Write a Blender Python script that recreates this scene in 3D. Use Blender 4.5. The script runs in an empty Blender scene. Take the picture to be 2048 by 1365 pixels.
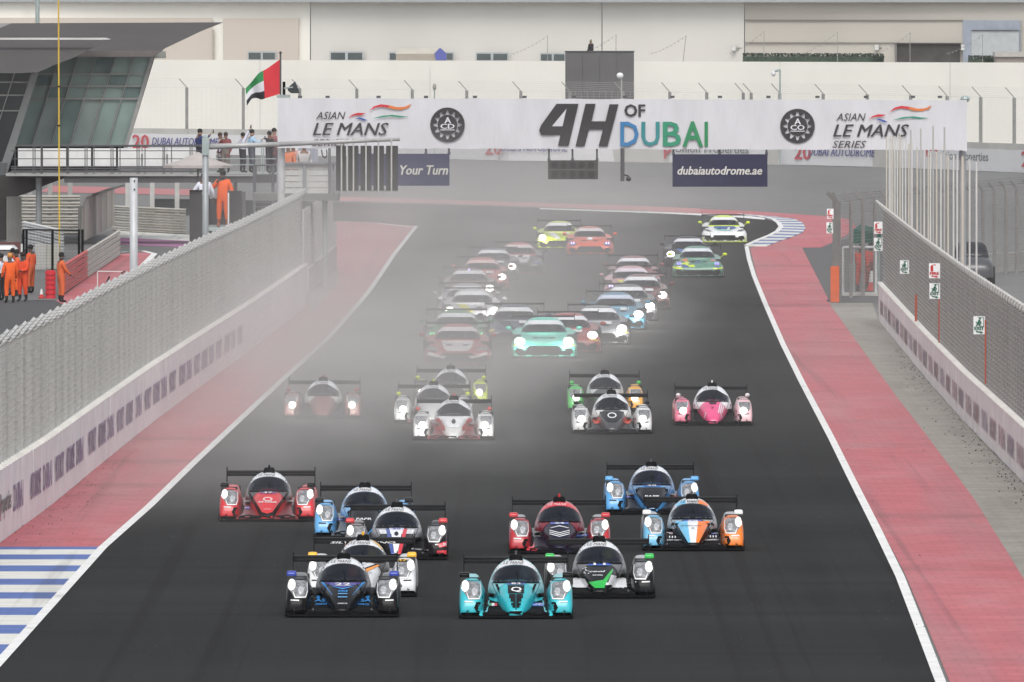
import bpy, bmesh, math, random
from math import sin, cos, pi, radians, exp, hypot, atan2
from mathutils import Vector, Matrix
from mathutils.bvhtree import BVHTree
random.seed(7)
S = bpy.context.scene
COL = S.collection

# ---------------------------------------------------------------- camera
F, H, YH = 27000.0, 10.35, -3.0            # focal length (photo px), eye height, horizon row
cam_d = bpy.data.cameras.new("camera")
cam = bpy.data.objects.new("camera", cam_d); COL.objects.link(cam)
cam_d.sensor_width = 36.0
cam_d.lens = F * 36.0 / 2048.0
cam_d.shift_y = -(682.5 - YH) / 2048.0
cam_d.clip_start = 1.0; cam_d.clip_end = 6000.0
cam.location = (0, 0, H); cam.rotation_euler = (pi / 2, 0, 0)
S.camera = cam

# ---------------------------------------------------------------- world, sun, exposure
W = bpy.data.worlds.new("World"); S.world = W; W.use_nodes = True
wn = W.node_tree; wn.nodes.clear()
sky = wn.nodes.new("ShaderNodeTexSky"); sky.sky_type = 'NISHITA'; sky.sun_disc = False
SUN_EL, SUN_AZ = radians(52), radians(180)   # high behind the camera
sky.sun_elevation = SUN_EL; sky.sun_rotation = SUN_AZ
sky.air_density = 1.0; sky.dust_density = 3.0; sky.ozone_density = 1.0
hs = wn.nodes.new("ShaderNodeHueSaturation"); hs.inputs['Saturation'].default_value = 0.22
bg = wn.nodes.new("ShaderNodeBackground"); bg.inputs['Strength'].default_value = 0.15
wo = wn.nodes.new("ShaderNodeOutputWorld")
wn.links.new(sky.outputs[0], hs.inputs['Color']); wn.links.new(hs.outputs[0], bg.inputs[0]); wn.links.new(bg.outputs[0], wo.inputs[0])
sun_d = bpy.data.lights.new("sun", 'SUN'); sun_d.energy = 1.1; sun_d.angle = radians(25); sun_d.color = (1.0, 0.965, 0.91)
sun = bpy.data.objects.new("sun", sun_d); COL.objects.link(sun)
sd = Vector((sin(SUN_AZ) * cos(SUN_EL), cos(SUN_AZ) * cos(SUN_EL), sin(SUN_EL)))
sun.rotation_euler = sd.to_track_quat('Z', 'Y').to_euler(); sun.location = sd * 300
S.view_settings.view_transform = 'Standard'; S.view_settings.look = 'None'
S.view_settings.exposure = 0.28; S.view_settings.gamma = 1.0; S.view_settings.use_curve_mapping = False
S.render.engine = 'CYCLES'
cy = S.cycles
cy.max_bounces = 6; cy.diffuse_bounces = 2; cy.glossy_bounces = 3; cy.transmission_bounces = 4
cy.volume_bounces = 1; cy.transparent_max_bounces = 12
cy.use_adaptive_sampling = True; cy.adaptive_threshold = 0.015
cy.sample_clamp_indirect = 4.0
cy.volume_step_rate = 1.0; cy.volume_max_steps = 128
try: cy.use_denoising = True; cy.denoiser = 'OPENIMAGEDENOISE'
except Exception: pass

# ---------------------------------------------------------------- photo pixel -> place
def G(px, py, z=0.0):
    d = (H - z) * F / (py - YH)
    return Vector(((px - 1024) * d / F, d, z))
def P(px, py, d):
    return Vector(((px - 1024) * d / F, d, H - (py - YH) * d / F))
def D(py): return H * F / (py - YH)

# ---------------------------------------------------------------- materials
MATS = {}
def srgb(r, g, b):
    f = lambda c: (c / 255 / 12.92) if c / 255 <= 0.04045 else ((c / 255 + 0.055) / 1.055) ** 2.4
    return (f(r), f(g), f(b))
def mat(name, color, rough=0.6, metal=0.0, coat=0.0, var=0.12, scale=3.0, bump=0.0, bscale=40.0, spec=0.5, alpha=1.0,
        emit=None, estr=0.0, stretch=None, detail=5):
    if name in MATS: return MATS[name]
    m = bpy.data.materials.new(name); m.use_nodes = True; MATS[name] = m
    nt = m.node_tree; b = nt.nodes['Principled BSDF']
    b.inputs['Roughness'].default_value = rough; b.inputs['Metallic'].default_value = metal
    b.inputs['Specular IOR Level'].default_value = spec
    if coat: b.inputs['Coat Weight'].default_value = coat; b.inputs['Coat Roughness'].default_value = 0.08
    if alpha < 1: b.inputs['Alpha'].default_value = alpha
    c = (*color[:3], 1)
    b.inputs['Base Color'].default_value = c
    if emit:
        b.inputs['Emission Color'].default_value = (*emit, 1); b.inputs['Emission Strength'].default_value = estr
        m.cycles.emission_sampling = 'NONE'
    if var > 0 or bump > 0:
        tc = nt.nodes.new("ShaderNodeTexCoord"); mp = nt.nodes.new("ShaderNodeMapping")
        nt.links.new(tc.outputs['Object'], mp.inputs[0])
        if stretch: mp.inputs['Scale'].default_value = stretch
    if var > 0:
        n = nt.nodes.new("ShaderNodeTexNoise"); n.inputs['Scale'].default_value = scale; n.inputs['Detail'].default_value = detail
        nt.links.new(mp.outputs[0], n.inputs['Vector'])
        mr = nt.nodes.new("ShaderNodeMapRange")
        mr.inputs[1].default_value = 0.3; mr.inputs[2].default_value = 0.7
        mr.inputs[3].default_value = 1 - var; mr.inputs[4].default_value = 1 + var
        nt.links.new(n.outputs['Fac'], mr.inputs[0])
        mx = nt.nodes.new("ShaderNodeMix"); mx.data_type = 'RGBA'; mx.blend_type = 'MULTIPLY'
        mx.inputs[0].default_value = 1.0; mx.inputs[6].default_value = c
        nt.links.new(mr.outputs[0], mx.inputs[7]); nt.links.new(mx.outputs[2], b.inputs['Base Color'])
    if bump > 0:
        n2 = nt.nodes.new("ShaderNodeTexNoise"); n2.inputs['Scale'].default_value = bscale; n2.inputs['Detail'].default_value = 4
        nt.links.new(mp.outputs[0], n2.inputs['Vector'])
        bp = nt.nodes.new("ShaderNodeBump"); bp.inputs['Strength'].default_value = bump; bp.inputs['Distance'].default_value = 0.02
        nt.links.new(n2.outputs['Fac'], bp.inputs['Height']); nt.links.new(bp.outputs[0], b.inputs['Normal'])
    return m
def paint(rgb):                       # glossy car paint, one per colour (photo sRGB)
    k = "paint_%02x%02x%02x" % tuple(int(c) for c in rgb)
    if max(rgb) < 66: return mat(k, [c * .62 for c in srgb(*rgb)], rough=0.26, var=0.10, scale=5, spec=.10)
    return mat(k, srgb(*rgb), rough=0.38, coat=0.35, var=0.10, scale=5, spec=.4)
def flat(rgb, rough=0.6):
    k = "flat_%02x%02x%02x_%d" % (*[int(c) for c in rgb], int(rough * 100))
    return mat(k, srgb(*rgb), rough=rough, var=0.08, scale=2)

def layered(m, layers):
    """multiply further noise layers into a ground material: (scale vector, noise scale, lo, hi, dark, light)"""
    nt = m.node_tree; b = nt.nodes['Principled BSDF']
    tc = nt.nodes.new("ShaderNodeTexCoord")
    for (sv, sc, lo, hi, a, z, col) in layers:
        mp = nt.nodes.new("ShaderNodeMapping"); mp.inputs['Scale'].default_value = sv
        nt.links.new(tc.outputs['Object'], mp.inputs[0])
        n = nt.nodes.new("ShaderNodeTexNoise"); n.inputs['Scale'].default_value = sc; n.inputs['Detail'].default_value = 6
        nt.links.new(mp.outputs[0], n.inputs['Vector'])
        mr = nt.nodes.new("ShaderNodeMapRange"); mr.interpolation_type = 'SMOOTHSTEP'
        mr.inputs[1].default_value = lo; mr.inputs[2].default_value = hi; mr.inputs[3].default_value = a; mr.inputs[4].default_value = z
        nt.links.new(n.outputs['Fac'], mr.inputs[0])
        old = b.inputs['Base Color'].links[0].from_socket
        mx = nt.nodes.new("ShaderNodeMix"); mx.data_type = 'RGBA'
        mx.blend_type = 'MIX'
        nt.links.new(mr.outputs[0], mx.inputs[0]); nt.links.new(old, mx.inputs[6]); mx.inputs[7].default_value = (*col, 1)
        nt.links.new(mx.outputs[2], b.inputs['Base Color'])
    return m

# ---------------------------------------------------------------- mesh helpers
def new_mesh(name, v, f, smooth=False):
    me = bpy.data.meshes.new(name); me.from_pydata([tuple(p) for p in v], [], f); me.update()
    if smooth: me.polygons.foreach_set('use_smooth', [True] * len(me.polygons))
    return me
def link(name, me, m, parent=None, **props):
    o = bpy.data.objects.new(name, me); COL.objects.link(o)
    if me is not None and m is not None and len(me.materials) == 0:
        for x in (m if isinstance(m, (list, tuple)) else [m]): me.materials.append(x)
    if parent is not None: o.parent = parent
    for k, val in props.items(): o[k] = val
    return o
class MB:
    def __init__(s): s.v = []; s.f = []
    def add(s, vs, fs):
        k = len(s.v); s.v += [Vector(p) for p in vs]; s.f += [[i + k for i in f] for f in fs]; return s
    def box(s, a, b):
        x0, y0, z0 = a; x1, y1, z1 = b
        vs = [(x0, y0, z0), (x1, y0, z0), (x1, y1, z0), (x0, y1, z0), (x0, y0, z1), (x1, y0, z1), (x1, y1, z1), (x0, y1, z1)]
        return s.add(vs, [(0, 3, 2, 1), (4, 5, 6, 7), (0, 1, 5, 4), (1, 2, 6, 5), (2, 3, 7, 6), (3, 0, 4, 7)])
    def rod(s, a, b, r, n=6, r2=None, cap=True):
        a = Vector(a); b = Vector(b); r2 = r if r2 is None else r2
        w = (b - a).normalized(); u = w.orthogonal().normalized()
        if abs(w.z) < 0.9: u = w.cross(Vector((0, 0, 1))).normalized()
        t = w.cross(u); vs = []
        for q, rr in ((a, r), (b, r2)):
            for i in range(n):
                an = 2 * pi * (i + 0.5) / n; vs.append(q + (u * cos(an) + t * sin(an)) * rr)
        fs = [(i, (i + 1) % n, n + (i + 1) % n, n + i) for i in range(n)]
        if cap: fs += [tuple(reversed(range(n))), tuple(range(n, 2 * n))]
        return s.add(vs, fs)
    def path(s, pts, r, n=5):
        for i in range(len(pts) - 1): s.rod(pts[i], pts[i + 1], r, n)
        return s
    def prism(s, poly, ext):
        n = len(poly); ext = Vector(ext); p = [Vector(q) for q in poly]
        return s.add(p + [q + ext for q in p], [tuple(range(n)), tuple(range(2 * n - 1, n - 1, -1))] +
                     [(i, n + i, n + (i + 1) % n, (i + 1) % n) for i in range(n)])
    def ball(s, c, r, n=10, k=7):
        c = Vector(c); r = Vector(r) if hasattr(r, '__len__') else Vector((r, r, r)); vs = []
        for j in range(k + 1):
            th = pi * j / k
            for i in range(n):
                ph = 2 * pi * i / n; vs.append((c.x + r.x * sin(th) * cos(ph), c.y + r.y * sin(th) * sin(ph), c.z + r.z * cos(th)))
        return s.add(vs, [(j * n + i, j * n + (i + 1) % n, (j + 1) * n + (i + 1) % n, (j + 1) * n + i) for j in range(k) for i in range(n)])
    def build(s, name, m, parent=None, off=None, smooth=False, **props):
        o = off or Vector((0, 0, 0))
        return link(name, new_mesh(name, [p - o for p in s.v], s.f, smooth), m, parent, **props)
class Thing:
    def __init__(s, name, label, cat, loc=(0, 0, 0), group=None):
        o = bpy.data.objects.new(name, None); COL.objects.link(o); o.location = loc; o.empty_display_size = 0.3
        o['label'] = label; o['category'] = cat
        if group: o['group'] = group
        s.o = o; s.off = Vector(loc)
    def part(s, name, mb, m, smooth=False, parent=None, **props):     # mb in world coordinates
        return mb.build(name, m, parent or s.o, s.off, smooth, **props)
def loft(rings, closed=False, caps=True):
    n = len(rings[0]); v = [p for r in rings for p in r]; f = []
    for i in range(len(rings) - 1):
        for j in range(n if closed else n - 1):
            k = (j + 1) % n; f.append((i * n + j, i * n + k, (i + 1) * n + k, (i + 1) * n + j))
    if caps: f.append(tuple(reversed(range(n)))); f.append(tuple(range((len(rings) - 1) * n, len(rings) * n)))
    return v, f
def interp(tab, x):
    if x <= tab[0][0]: return tab[0][1]
    for (a, va), (b, vb) in zip(tab, tab[1:]):
        if x <= b:
            t = (x - a) / (b - a); return va + (vb - va) * t
    return tab[-1][1]

_TX = {}
def text2d(s, bold=0.0, shear=0.0, res=2):
    if 'M' in s or 'W' in s: bold = 0.0
    k = (s, bold, shear)
    if k in _TX: return _TX[k]
    cu = bpy.data.curves.new("t", 'FONT'); cu.body = s; cu.offset = bold; cu.shear = shear; cu.resolution_u = res; cu.fill_mode = 'FRONT'
    ob = bpy.data.objects.new("t", cu); COL.objects.link(ob)
    dg = bpy.context.evaluated_depsgraph_get(); me = bpy.data.meshes.new_from_object(ob.evaluated_get(dg))
    v = [(p.co.x, p.co.y) for p in me.vertices]; f = [list(p.vertices) for p in me.polygons]
    bpy.data.objects.remove(ob); bpy.data.curves.remove(cu); bpy.data.meshes.remove(me)
    x0 = min(p[0] for p in v); x1 = max(p[0] for p in v); y0 = min(p[1] for p in v); y1 = max(p[1] for p in v)
    v = [((p[0] - x0) / (x1 - x0), (p[1] - y0) / (y1 - y0)) for p in v]
    _TX[k] = (v, f); return _TX[k]
def text_on(mb, s, o, u, w, bold=0.0, shear=0.0, lift=None):
    """letters filling the parallelogram at corner o with sides u (along) and w (up)"""
    v, f = text2d(s, min(bold, .012), shear); o = Vector(o); u = Vector(u); w = Vector(w)
    l = lift if lift is not None else u.cross(w).normalized() * 0.006
    b_ = max(0, bold - .012) * w.length * .9; un = u.normalized(); nn_ = l.normalized() if l.length else u.cross(w).normalized()
    for i, s_ in enumerate((0, -1, 1, -.5, .5) if b_ > 0 else (0,)): mb.add([o + u * a + w * b + l + un * b_ * s_ + nn_ * .0012 * i for a, b in v], f)
    return mb
# ================================================================ SETTING: ground sheets
asph_far = mat("asphalt_old", (0.175, 0.174, 0.173), 0.9, var=0.10, scale=0.6, bump=0.2, bscale=60, spec=0.2)
layered(asph_far, [((1, 0.06, 1), 0.12, 0.45, 0.75, 0.0, 0.5, (0.115, 0.113, 0.112)), ((0.3, 1, 1), 0.06, 0.5, 0.7, 0.0, 0.4, (0.19, 0.185, 0.175))])
asph = mat("asphalt_track", (0.026, 0.0268, 0.0272), 0.95, var=0.32, scale=26, bump=0.5, bscale=120, spec=0.08)
layered(asph, [((1, 0.012, 1), 0.9, 0.46, 0.66, 0.0, 0.45, (0.016, 0.016, 0.0165)),
               ((1, 0.03, 1), 2.2, 0.55, 0.75, 0.0, 0.35, (0.034, 0.034, 0.034)),
               ((0.4, 1, 1), 0.09, 0.42, 0.7, 0.0, 0.7, (0.036, 0.037, 0.037)),
               ((0.05, 1, 1), 0.5, 0.5, 0.72, 0.0, 0.45, (0.017, 0.017, 0.018)), ((6, 0.010, 1), 0.5, 0.53, 0.66, 0.0, 0.35, (0.015, 0.013, 0.0135)),
               ((1, 1, 1), 1.3, 0.62, 0.8, 0.0, 0.45, (0.014, 0.014, 0.014))])
red_paint = mat("red_runoff_paint", (0.47, 0.138, 0.156), 0.8, var=0.10, scale=0.8, bump=0.3, bscale=80, spec=0.3)
layered(red_paint, [((1, 0.03, 1), 0.8, 0.40, 0.75, 0.0, 0.45, (0.34, 0.20, 0.21)), ((0.2, 1, 1), 0.25, 0.52, 0.78, 0.0, 0.5, (0.20, 0.10, 0.10)),
                    ((1, 1, 1), 5.0, 0.69, 0.74, 0.0, 0.8, (0.09, 0.035, 0.035)), ((4, 0.02, 1), 0.6, 0.58, 0.68, 0.0, 0.35, (0.16, 0.08, 0.085)), ((.6, .15, 1), 0.7, 0.45, 0.75, 0.0, 0.40, (0.50, 0.26, 0.27))])
beige = mat("sandy_concrete_strip", (0.30, 0.285, 0.255), 0.9, var=0.12, scale=0.7, bump=0.4, bscale=60, spec=0.2)
layered(beige, [((1, 0.05, 1), 1.2, 0.5, 0.7, 0.0, 0.5, (0.22, 0.20, 0.18))])
white_line = mat("white_line_paint", (0.74, 0.74, 0.73), 0.7, var=0.10, scale=1.5, spec=0.3)
layered(white_line, [((1, 0.2, 1), 2.0, 0.6, 0.75, 0.0, 0.5, (0.35, 0.35, 0.34))])
blue_paint = mat("blue_kerb_paint", srgb(84, 108, 168), 0.7, var=0.15, scale=1.5, spec=0.3)
kerb_white = mat("white_kerb_paint", srgb(214, 214, 208), 0.7, var=0.07, scale=1.5, spec=0.3)
layered(kerb_white, [((.3, 1.5, 1), 1.2, 0.5, 0.8, 0.0, 0.5, (0.40, 0.40, 0.40)), ((3, .05, 1), .8, .56, .68, 0, .35, (.3, .3, .3))]); layered(blue_paint, [((.3, 1.5, 1), 1.2, 0.5, 0.8, 0.0, 0.5, (0.17, 0.19, 0.26)), ((3, .05, 1), .8, .56, .68, 0, .35, (.05, .06, .09))])
for m_, k_ in ((red_paint, 0.10), (beige, 0.10)):        # block joints in the run-off paving
    nt = m_.node_tree; b_ = nt.nodes['Principled BSDF']; tc = nt.nodes.new("ShaderNodeTexCoord")
    br = nt.nodes.new("ShaderNodeTexBrick"); br.inputs['Scale'].default_value = 1.0
    br.inputs['Brick Width'].default_value = 0.42; br.inputs['Row Height'].default_value = 0.9; br.inputs['Mortar Size'].default_value = 0.028
    br.inputs['Color1'].default_value = (1, 1, 1, 1); br.inputs['Color2'].default_value = (0.93, 0.93, 0.93, 1); br.inputs['Mortar'].default_value = (0.89, 0.89, 0.89, 1)
    nt.links.new(tc.outputs['Object'], br.inputs['Vector'])
    old = b_.inputs['Base Color'].links[0].from_socket
    mx = nt.nodes.new("ShaderNodeMix"); mx.data_type = 'RGBA'; mx.blend_type = 'MULTIPLY'; mx.inputs[0].default_value = 1
    nt.links.new(old, mx.inputs[6]); nt.links.new(br.outputs[0], mx.inputs[7]); nt.links.new(mx.outputs[2], b_.inputs['Base Color'])

def sheet(name, pts, z, m, kind='structure', parent=None, thick=0):
    """pts: photo pixels on the ground"""
    q = [G(x, y) for x, y in pts]; q = [Vector((p.x, p.y, z)) for p in q]
    me = new_mesh(name, q, [tuple(range(len(q)))])
    if me.polygons[0].normal.z < 0: me.flip_normals()
    o = link(name, me, m, parent)
    if parent is None: o['kind'] = kind
    return o
gm = MB(); gm.add([(-420, -60, 0), (420, -60, 0), (420, 1080, 0), (-420, 1080, 0)], [(0, 1, 2, 3)])
gm.build('ground', asph_far, kind='structure')

LL = [(-300, 1640), (-9, 1335), (205, 1097), (300, 1013), (391, 924), (553, 772), (661, 673), (736, 587), (788, 510), (833, 453)]   # left white line
RL = [(1493, 494), (1498, 520), (1508, 553), (1529, 605), (1566, 690), (1606, 770), (1664, 880), (1701, 955), (1752, 1056), (1800, 1155), (1833, 1240), (1875, 1350), (1990, 1640)]
sheet('track', LL + [(760, 449), (560, 436), (300, 430), (300, 398), (560, 402), (900, 411), (1100, 418), (1300, 425), (1460, 432), (1530, 438), (1557, 448), (1560, 456), (1548, 468), (1510, 484)] + RL, 0.008, asph)

def strip(name, line, w0, z, m, side=0.0, parent=None, kind='structure'):
    """a painted line w0 metres wide along a pixel polyline"""
    p = [G(x, y) for x, y in line]; L = []; R = []
    for i, q in enumerate(p):
        a = p[max(0, i - 1)]; b = p[min(len(p) - 1, i + 1)]; t = (b - a).normalized(); n = Vector((t.y, -t.x, 0))
        L.append(Vector((q.x, q.y, z)) + n * (side + w0 / 2)); R.append(Vector((q.x, q.y, z)) + n * (side - w0 / 2))
    k = len(p); me = new_mesh(name, L + R, [(i, i + 1, k + i + 1, k + i) for i in range(k - 1)])
    if me.polygons[0].normal.z < 0: me.flip_normals()
    o = link(name, me, m, parent)
    if parent is None: o['kind'] = kind
    return o
strip('white_line', LL, 0.17, 0.020, white_line)
strip('white_line', RL, 0.165, 0.020, white_line)

# left red run-off and the blue and white striped area at its near end
LW = [(-260, 1290), (0, 1087), (101, 1013), (191, 938), (300, 850), (396, 778), (509, 696), (613, 613)]   # left wall foot
LW2 = [(618, 586), (674, 536)]
WIN = [(613, 613), (674, 580)]
red_l = [(x, y) for x, y in LL if y <= 1097]
sheet('red_runoff', [(-30, 1097)] + [(-12, 1096)] + [(101, 1013), (191, 938), (300, 850), (396, 778), (509, 696), (600, 624), (640, 585), (674, 545), (673, 443), (760, 447)] + red_l[::-1], 0.012, red_paint)
stripes = [1095.6, 1101, 1111, 1121, 1133, 1145, 1159.7, 1171.8, 1186.8, 1199.5, 1217, 1232.5, 1252, 1269.7, 1291, 1311, 1333, 1356, 1381, 1407, 1436]
kerb = bpy.data.objects.new('kerb', None); COL.objects.link(kerb); kerb['kind'] = 'structure'
def llx(y):
    for (x0, y0), (x1, y1) in zip(LL, LL[1:]):
        if y1 <= y <= y0: return x0 + (x1 - x0) * (y - y0) / (y1 - y0)
    return LL[0][0]
for i, (a, b) in enumerate(zip(stripes, stripes[1:])):
    x_ = -330 if a > 1150 else -200
    o = sheet('stripe', [(x_, a), (x_, b), (llx(b), b), (llx(a), a)], 0.016, blue_paint if i % 2 == 0 else kerb_white, parent=kerb)
# pale concrete slab by the second wall, and the thin far edge line
sheet('concrete_apron', [(618, 590), (676, 538), (678, 566), (621, 632)], 0.016, beige)
strip('far_white_line', [(676, 444), (755, 448), (830, 456)], 0.32, 0.024, white_line)

# right run-off
redR_in = [(1500, 497), (1512, 545), (1530, 607), (1578, 713), (1624, 795), (1690, 920), (1755, 1045), (1810, 1150), (1850, 1245), (1893, 1350), (2010, 1640)]
redR_out = [(1604, 496), (1656, 598), (1660, 610), (1734, 713), (1790, 790), (1850, 868), (1949, 1000), (2048, 1160), (2180, 1365), (2360, 1640)]
sheet('red_runoff', redR_in + redR_out[::-1], 0.012, red_paint)
sheet('concrete_verge', redR_out[1:] + [(2460, 1640), (2250, 1185), (2045, 966), (1927, 845), (1848, 755), (1757, 641), (1745, 607), (1661, 607)], 0.008, beige)
sheet('service_road', [(1604, 496), (1640, 497), (1700, 475), (1790, 520), (1790, 606), (1661, 606)], 0.004, mat("asphalt_service", (0.085, 0.085, 0.086), 0.9, var=0.12, scale=1))
sheet('red_runoff', [(560, 400), (700, 403), (900, 409), (1100, 416), (1300, 423), (1400, 427), (1400, 418), (1250, 412), (1000, 404), (700, 395), (560, 392)], 0.018, mat("faded_red_paint", srgb(182, 128, 128), 0.85, var=0.1, scale=1))
sheet('red_runoff', [(1300, 415), (1400, 419), (1520, 424), (1600, 430), (1670, 434), (1702, 441), (1712, 455), (1690, 474), (1642, 496), (1500, 497), (1560, 480), (1600, 466), (1608, 455), (1590, 441), (1500, 433), (1400, 429), (1300, 425)], 0.012, red_paint)
sheet('white_edge_line', [(1080, 417.5), (1300, 424.5), (1460, 431), (1530, 436), (1530, 441), (1460, 435), (1300, 427.5), (1080, 420)], 0.026, white_line)
# blue and white kerb round the corner
kc = bpy.data.objects.new('corner_kerb', None); COL.objects.link(kc); kc['kind'] = 'structure'
inner = [(1478, 431), (1520, 436), (1545, 441), (1560, 448), (1565, 456), (1558, 464), (1540, 474), (1515, 484), (1492, 494)]
outer = [(1500, 431), (1556, 436), (1590, 440), (1606, 448), (1611, 457), (1606, 466), (1586, 475), (1558, 484), (1534, 494)]
def pl(pts, t):
    q = t * (len(pts) - 1); i = min(int(q), len(pts) - 2); f = q - i
    return (pts[i][0] * (1 - f) + pts[i + 1][0] * f, pts[i][1] * (1 - f) + pts[i + 1][1] * f)
NK = 26
for i in range(NK):
    a, b = i / NK, (i + 1) / NK; q = [pl(inner, a), pl(inner, b), pl(outer, b), pl(outer, a)]
    mb = MB(); t = [G(x, y) for x, y in q]; lift = [0.02, 0.02, 0.07, 0.07]
    mb.prism([Vector((p.x, p.y, 0.014)) for p in t], (0, 0, 0.03)); mb.build('kerb_block', kerb_white if i % 2 else mat('pale_blue_kerb', srgb(104, 120, 160), .8, var=.2), kc)
strip('kerb_edge_line', [(1478, 430), (1520, 435), (1545, 440), (1557, 448), (1562, 456), (1555, 465), (1540, 473), (1515, 483), (1492, 494)], 0.22, 0.06, white_line)

# ================================================================ debris fences and concrete walls
steel = mat("galvanised_steel", (0.36, 0.42, 0.41), 0.55, 0.3, var=0.12, scale=2)
steel_lt = mat("pale_fence_steel", (0.40, 0.395, 0.375), 0.6, 0.0, var=0.14, scale=1.5, stretch=(1, 1, 0.1))
steel_rt = mat("dull_fence_steel", (0.235, 0.225, 0.215), 0.6, 0.0, var=0.14, scale=1.5, stretch=(1, 1, 0.1))
steel_dk = mat("dark_steel", (0.10, 0.10, 0.105), 0.5, 0.3, var=0.1)
conc_w = mat("white_wall_concrete", (0.84, 0.83, 0.84), 0.8, var=0.08, scale=1.2, bump=0.2, bscale=20)
layered(conc_w, [((1, 1, 0.15), 0.8, 0.45, 0.75, 0.0, 0.4, (0.78, 0.68, 0.70)), ((1, 1, 0.3), 3.0, 0.62, 0.75, 0.0, 0.35, (0.60, 0.56, 0.56))])
conc = mat("grey_concrete", (0.42, 0.41, 0.39), 0.85, var=0.12, scale=1.0, bump=0.3, bscale=20)
def along(pts, step):
    out = []; acc = 0.0
    tot = sum((b - a).length for a, b in zip(pts, pts[1:])); n = max(1, int(round(tot / step)))
    for k in range(n + 1):
        s = tot * k / n; t = 0
        for a, b in zip(pts, pts[1:]):
            L = (b - a).length
            if s <= t + L + 1e-6:
                out.append((a.lerp(b, (s - t) / L), (b - a).normalized())); break
            t += L
    return out
def fence(name, label, pts, z0, z1, lean, m, post_step=3.2, vstep=0.09, r=0.0028, arm=0.45, post_m=None, hstep=0.115, hm=None, arms=True, group=None, sag=0.025, postw=0.035, posts=None, arm_m=None, armw=0.042):
    T = Thing(name, label, 'fence', pts[0], group); post_m = post_m or m
    pp = posts or along(pts, post_step)
    zk = z1 - arm * 0.75
    for q, t in pp:
        n = Vector((t.y, -t.x, 0)) * lean; mb = MB(); w = postw
        q = q - n * .05; mb.box((q.x - w, q.y - w, z0), (q.x + w, q.y + w, zk)); po = T.part('post', mb, post_m)
        if arms:
            mb = MB()
            a = Vector((q.x, q.y, zk)); b = a + n * arm * 0.66 + Vector((0, 0, arm * 0.75))
            mb.rod(a, b, armw, 4); T.part('arm', mb, arm_m or post_m, parent=po)
    mesh = MB(); tot = along(pts, vstep)
    for q, t in tot:
        o = random.uniform(-0.01, 0.01); x, y = q.x, q.y
        mesh.add([(x - r, y - r, z0), (x + r, y - r, z0), (x + r, y + r, z0), (x - r, y + r, z0), (x - r, y - r, zk), (x + r, y - r, zk), (x + r, y + r, zk), (x - r, y + r, zk)],
                 [(0, 1, 5, 4), (1, 2, 6, 5), (2, 3, 7, 6), (3, 0, 4, 7)])
    if tot: T.part('wire_mesh', mesh, m, kind='stuff')
    ln = MB(); fine = along(pts, post_step / 4.0); k = 0; z = z0 + hstep
    while z < zk:
        ph = random.uniform(0, 6); prev = None
        for i, (q, t) in enumerate(fine):
            n = Vector((t.y, -t.x, 0)) * lean
            p = Vector((q.x, q.y, z + sag * sin(i * pi / 2 + ph) + random.uniform(-1, 1) * sag * .3)) + n * (0.012)
            if prev is not None: ln.rod(prev, p, 0.0055, 4, cap=False)
            prev = p
        z += hstep
    if arms:
        for j in range(6):
            f = j / 5; prev = None
            for i, (q, t) in enumerate(along(pts, post_step / 2.0)):
                n = Vector((t.y, -t.x, 0)) * lean
                p = Vector((q.x, q.y, zk + arm * 0.75 * f)) + n * (arm * 0.66 * f) + Vector((0, 0, -0.04 * (i % 2)))
                if prev is not None: ln.rod(prev, p, 0.007, 4, cap=False)
                prev = p
    T.part('fence_wires', ln, hm or m, kind='stuff')
    return T
def concrete_wall(name, label, pts, h, th, side, m, panel=4.0, group=None, z0=0):
    T = Thing(name, label, 'wall', pts[0], group)
    pp = along(pts, panel)
    for (a, ta), (b, tb) in zip(pp, pp[1:]):
        n = Vector((ta.y, -ta.x, 0)) * side; g = (b - a) * 0.004; j = random.uniform(-0.006, 0.006)
        A, B = a + g + n * j, b - g + n * j
        mb = MB(); mb.prism([Vector((A.x, A.y, z0)), Vector((B.x, B.y, z0)), Vector((B.x, B.y, z0 + h)), Vector((A.x, A.y, z0 + h))], -n * th)
        T.part('wall_panel', mb, m)
    return T
lw = [G(x, y) for x, y in LW]; HLW = 1.38
Wl = concrete_wall('concrete_wall', 'long white concrete barrier with purple lettering left of the track', lw, HLW, 0.3, 1, conc_w)
mb = MB()                              # cut stubs of mesh clamps along the top edge
for q, t in along(lw, 1.1):
    mb.box((q.x - 0.12, q.y - 0.05, HLW), (q.x + 0.03, q.y + 0.05, HLW + 0.07))
Wl.part('top_clamp', mb, flat((225, 224, 218)), kind='stuff')
purple = mat("wall_print_purple", srgb(172, 152, 184), 0.7, var=0.15, scale=3); redp = mat("wall_print_red", srgb(178, 92, 100), 0.7, var=0.1)
greyp = mat("wall_print_grey", srgb(140, 136, 134), 0.7, var=0.1)
tot = along(lw, 1.0)
words = [(6, 'DUBAI', purple), (10.5, 'AUTODROME', purple), (17, 'Union', redp), (20, 'Properties', greyp), (26, 'DUBAI', purple), (30.5, 'AUTODROME', purple), (37, 'Union', redp), (40, 'Properties', greyp), (45.5, 'DUBAI', purple)]
s_ = 51
for k in range(24):
    words.append((s_, ('AUTODROME', 'DUBAI', 'MOTORCITY')[k % 3], purple)); s_ += 5.2
for s0, w_, m_ in words:
    i = int(s0)
    if i + 5 >= len(tot): break
    a = tot[i][0]; ln_ = 3.9 if len(w_) > 6 else 3.2; b = tot[i + int(ln_ + .5)][0]; t = (b - a).normalized(); n = Vector((t.y, -t.x, 0))
    mb = MB(); text_on(mb, w_, Vector((a.x, a.y, 0.42)), t * ln_, Vector((0, 0, 0.52)), bold=0.03, lift=n * 0.02)
    Wl.part('lettering', mb, m_)
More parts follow.
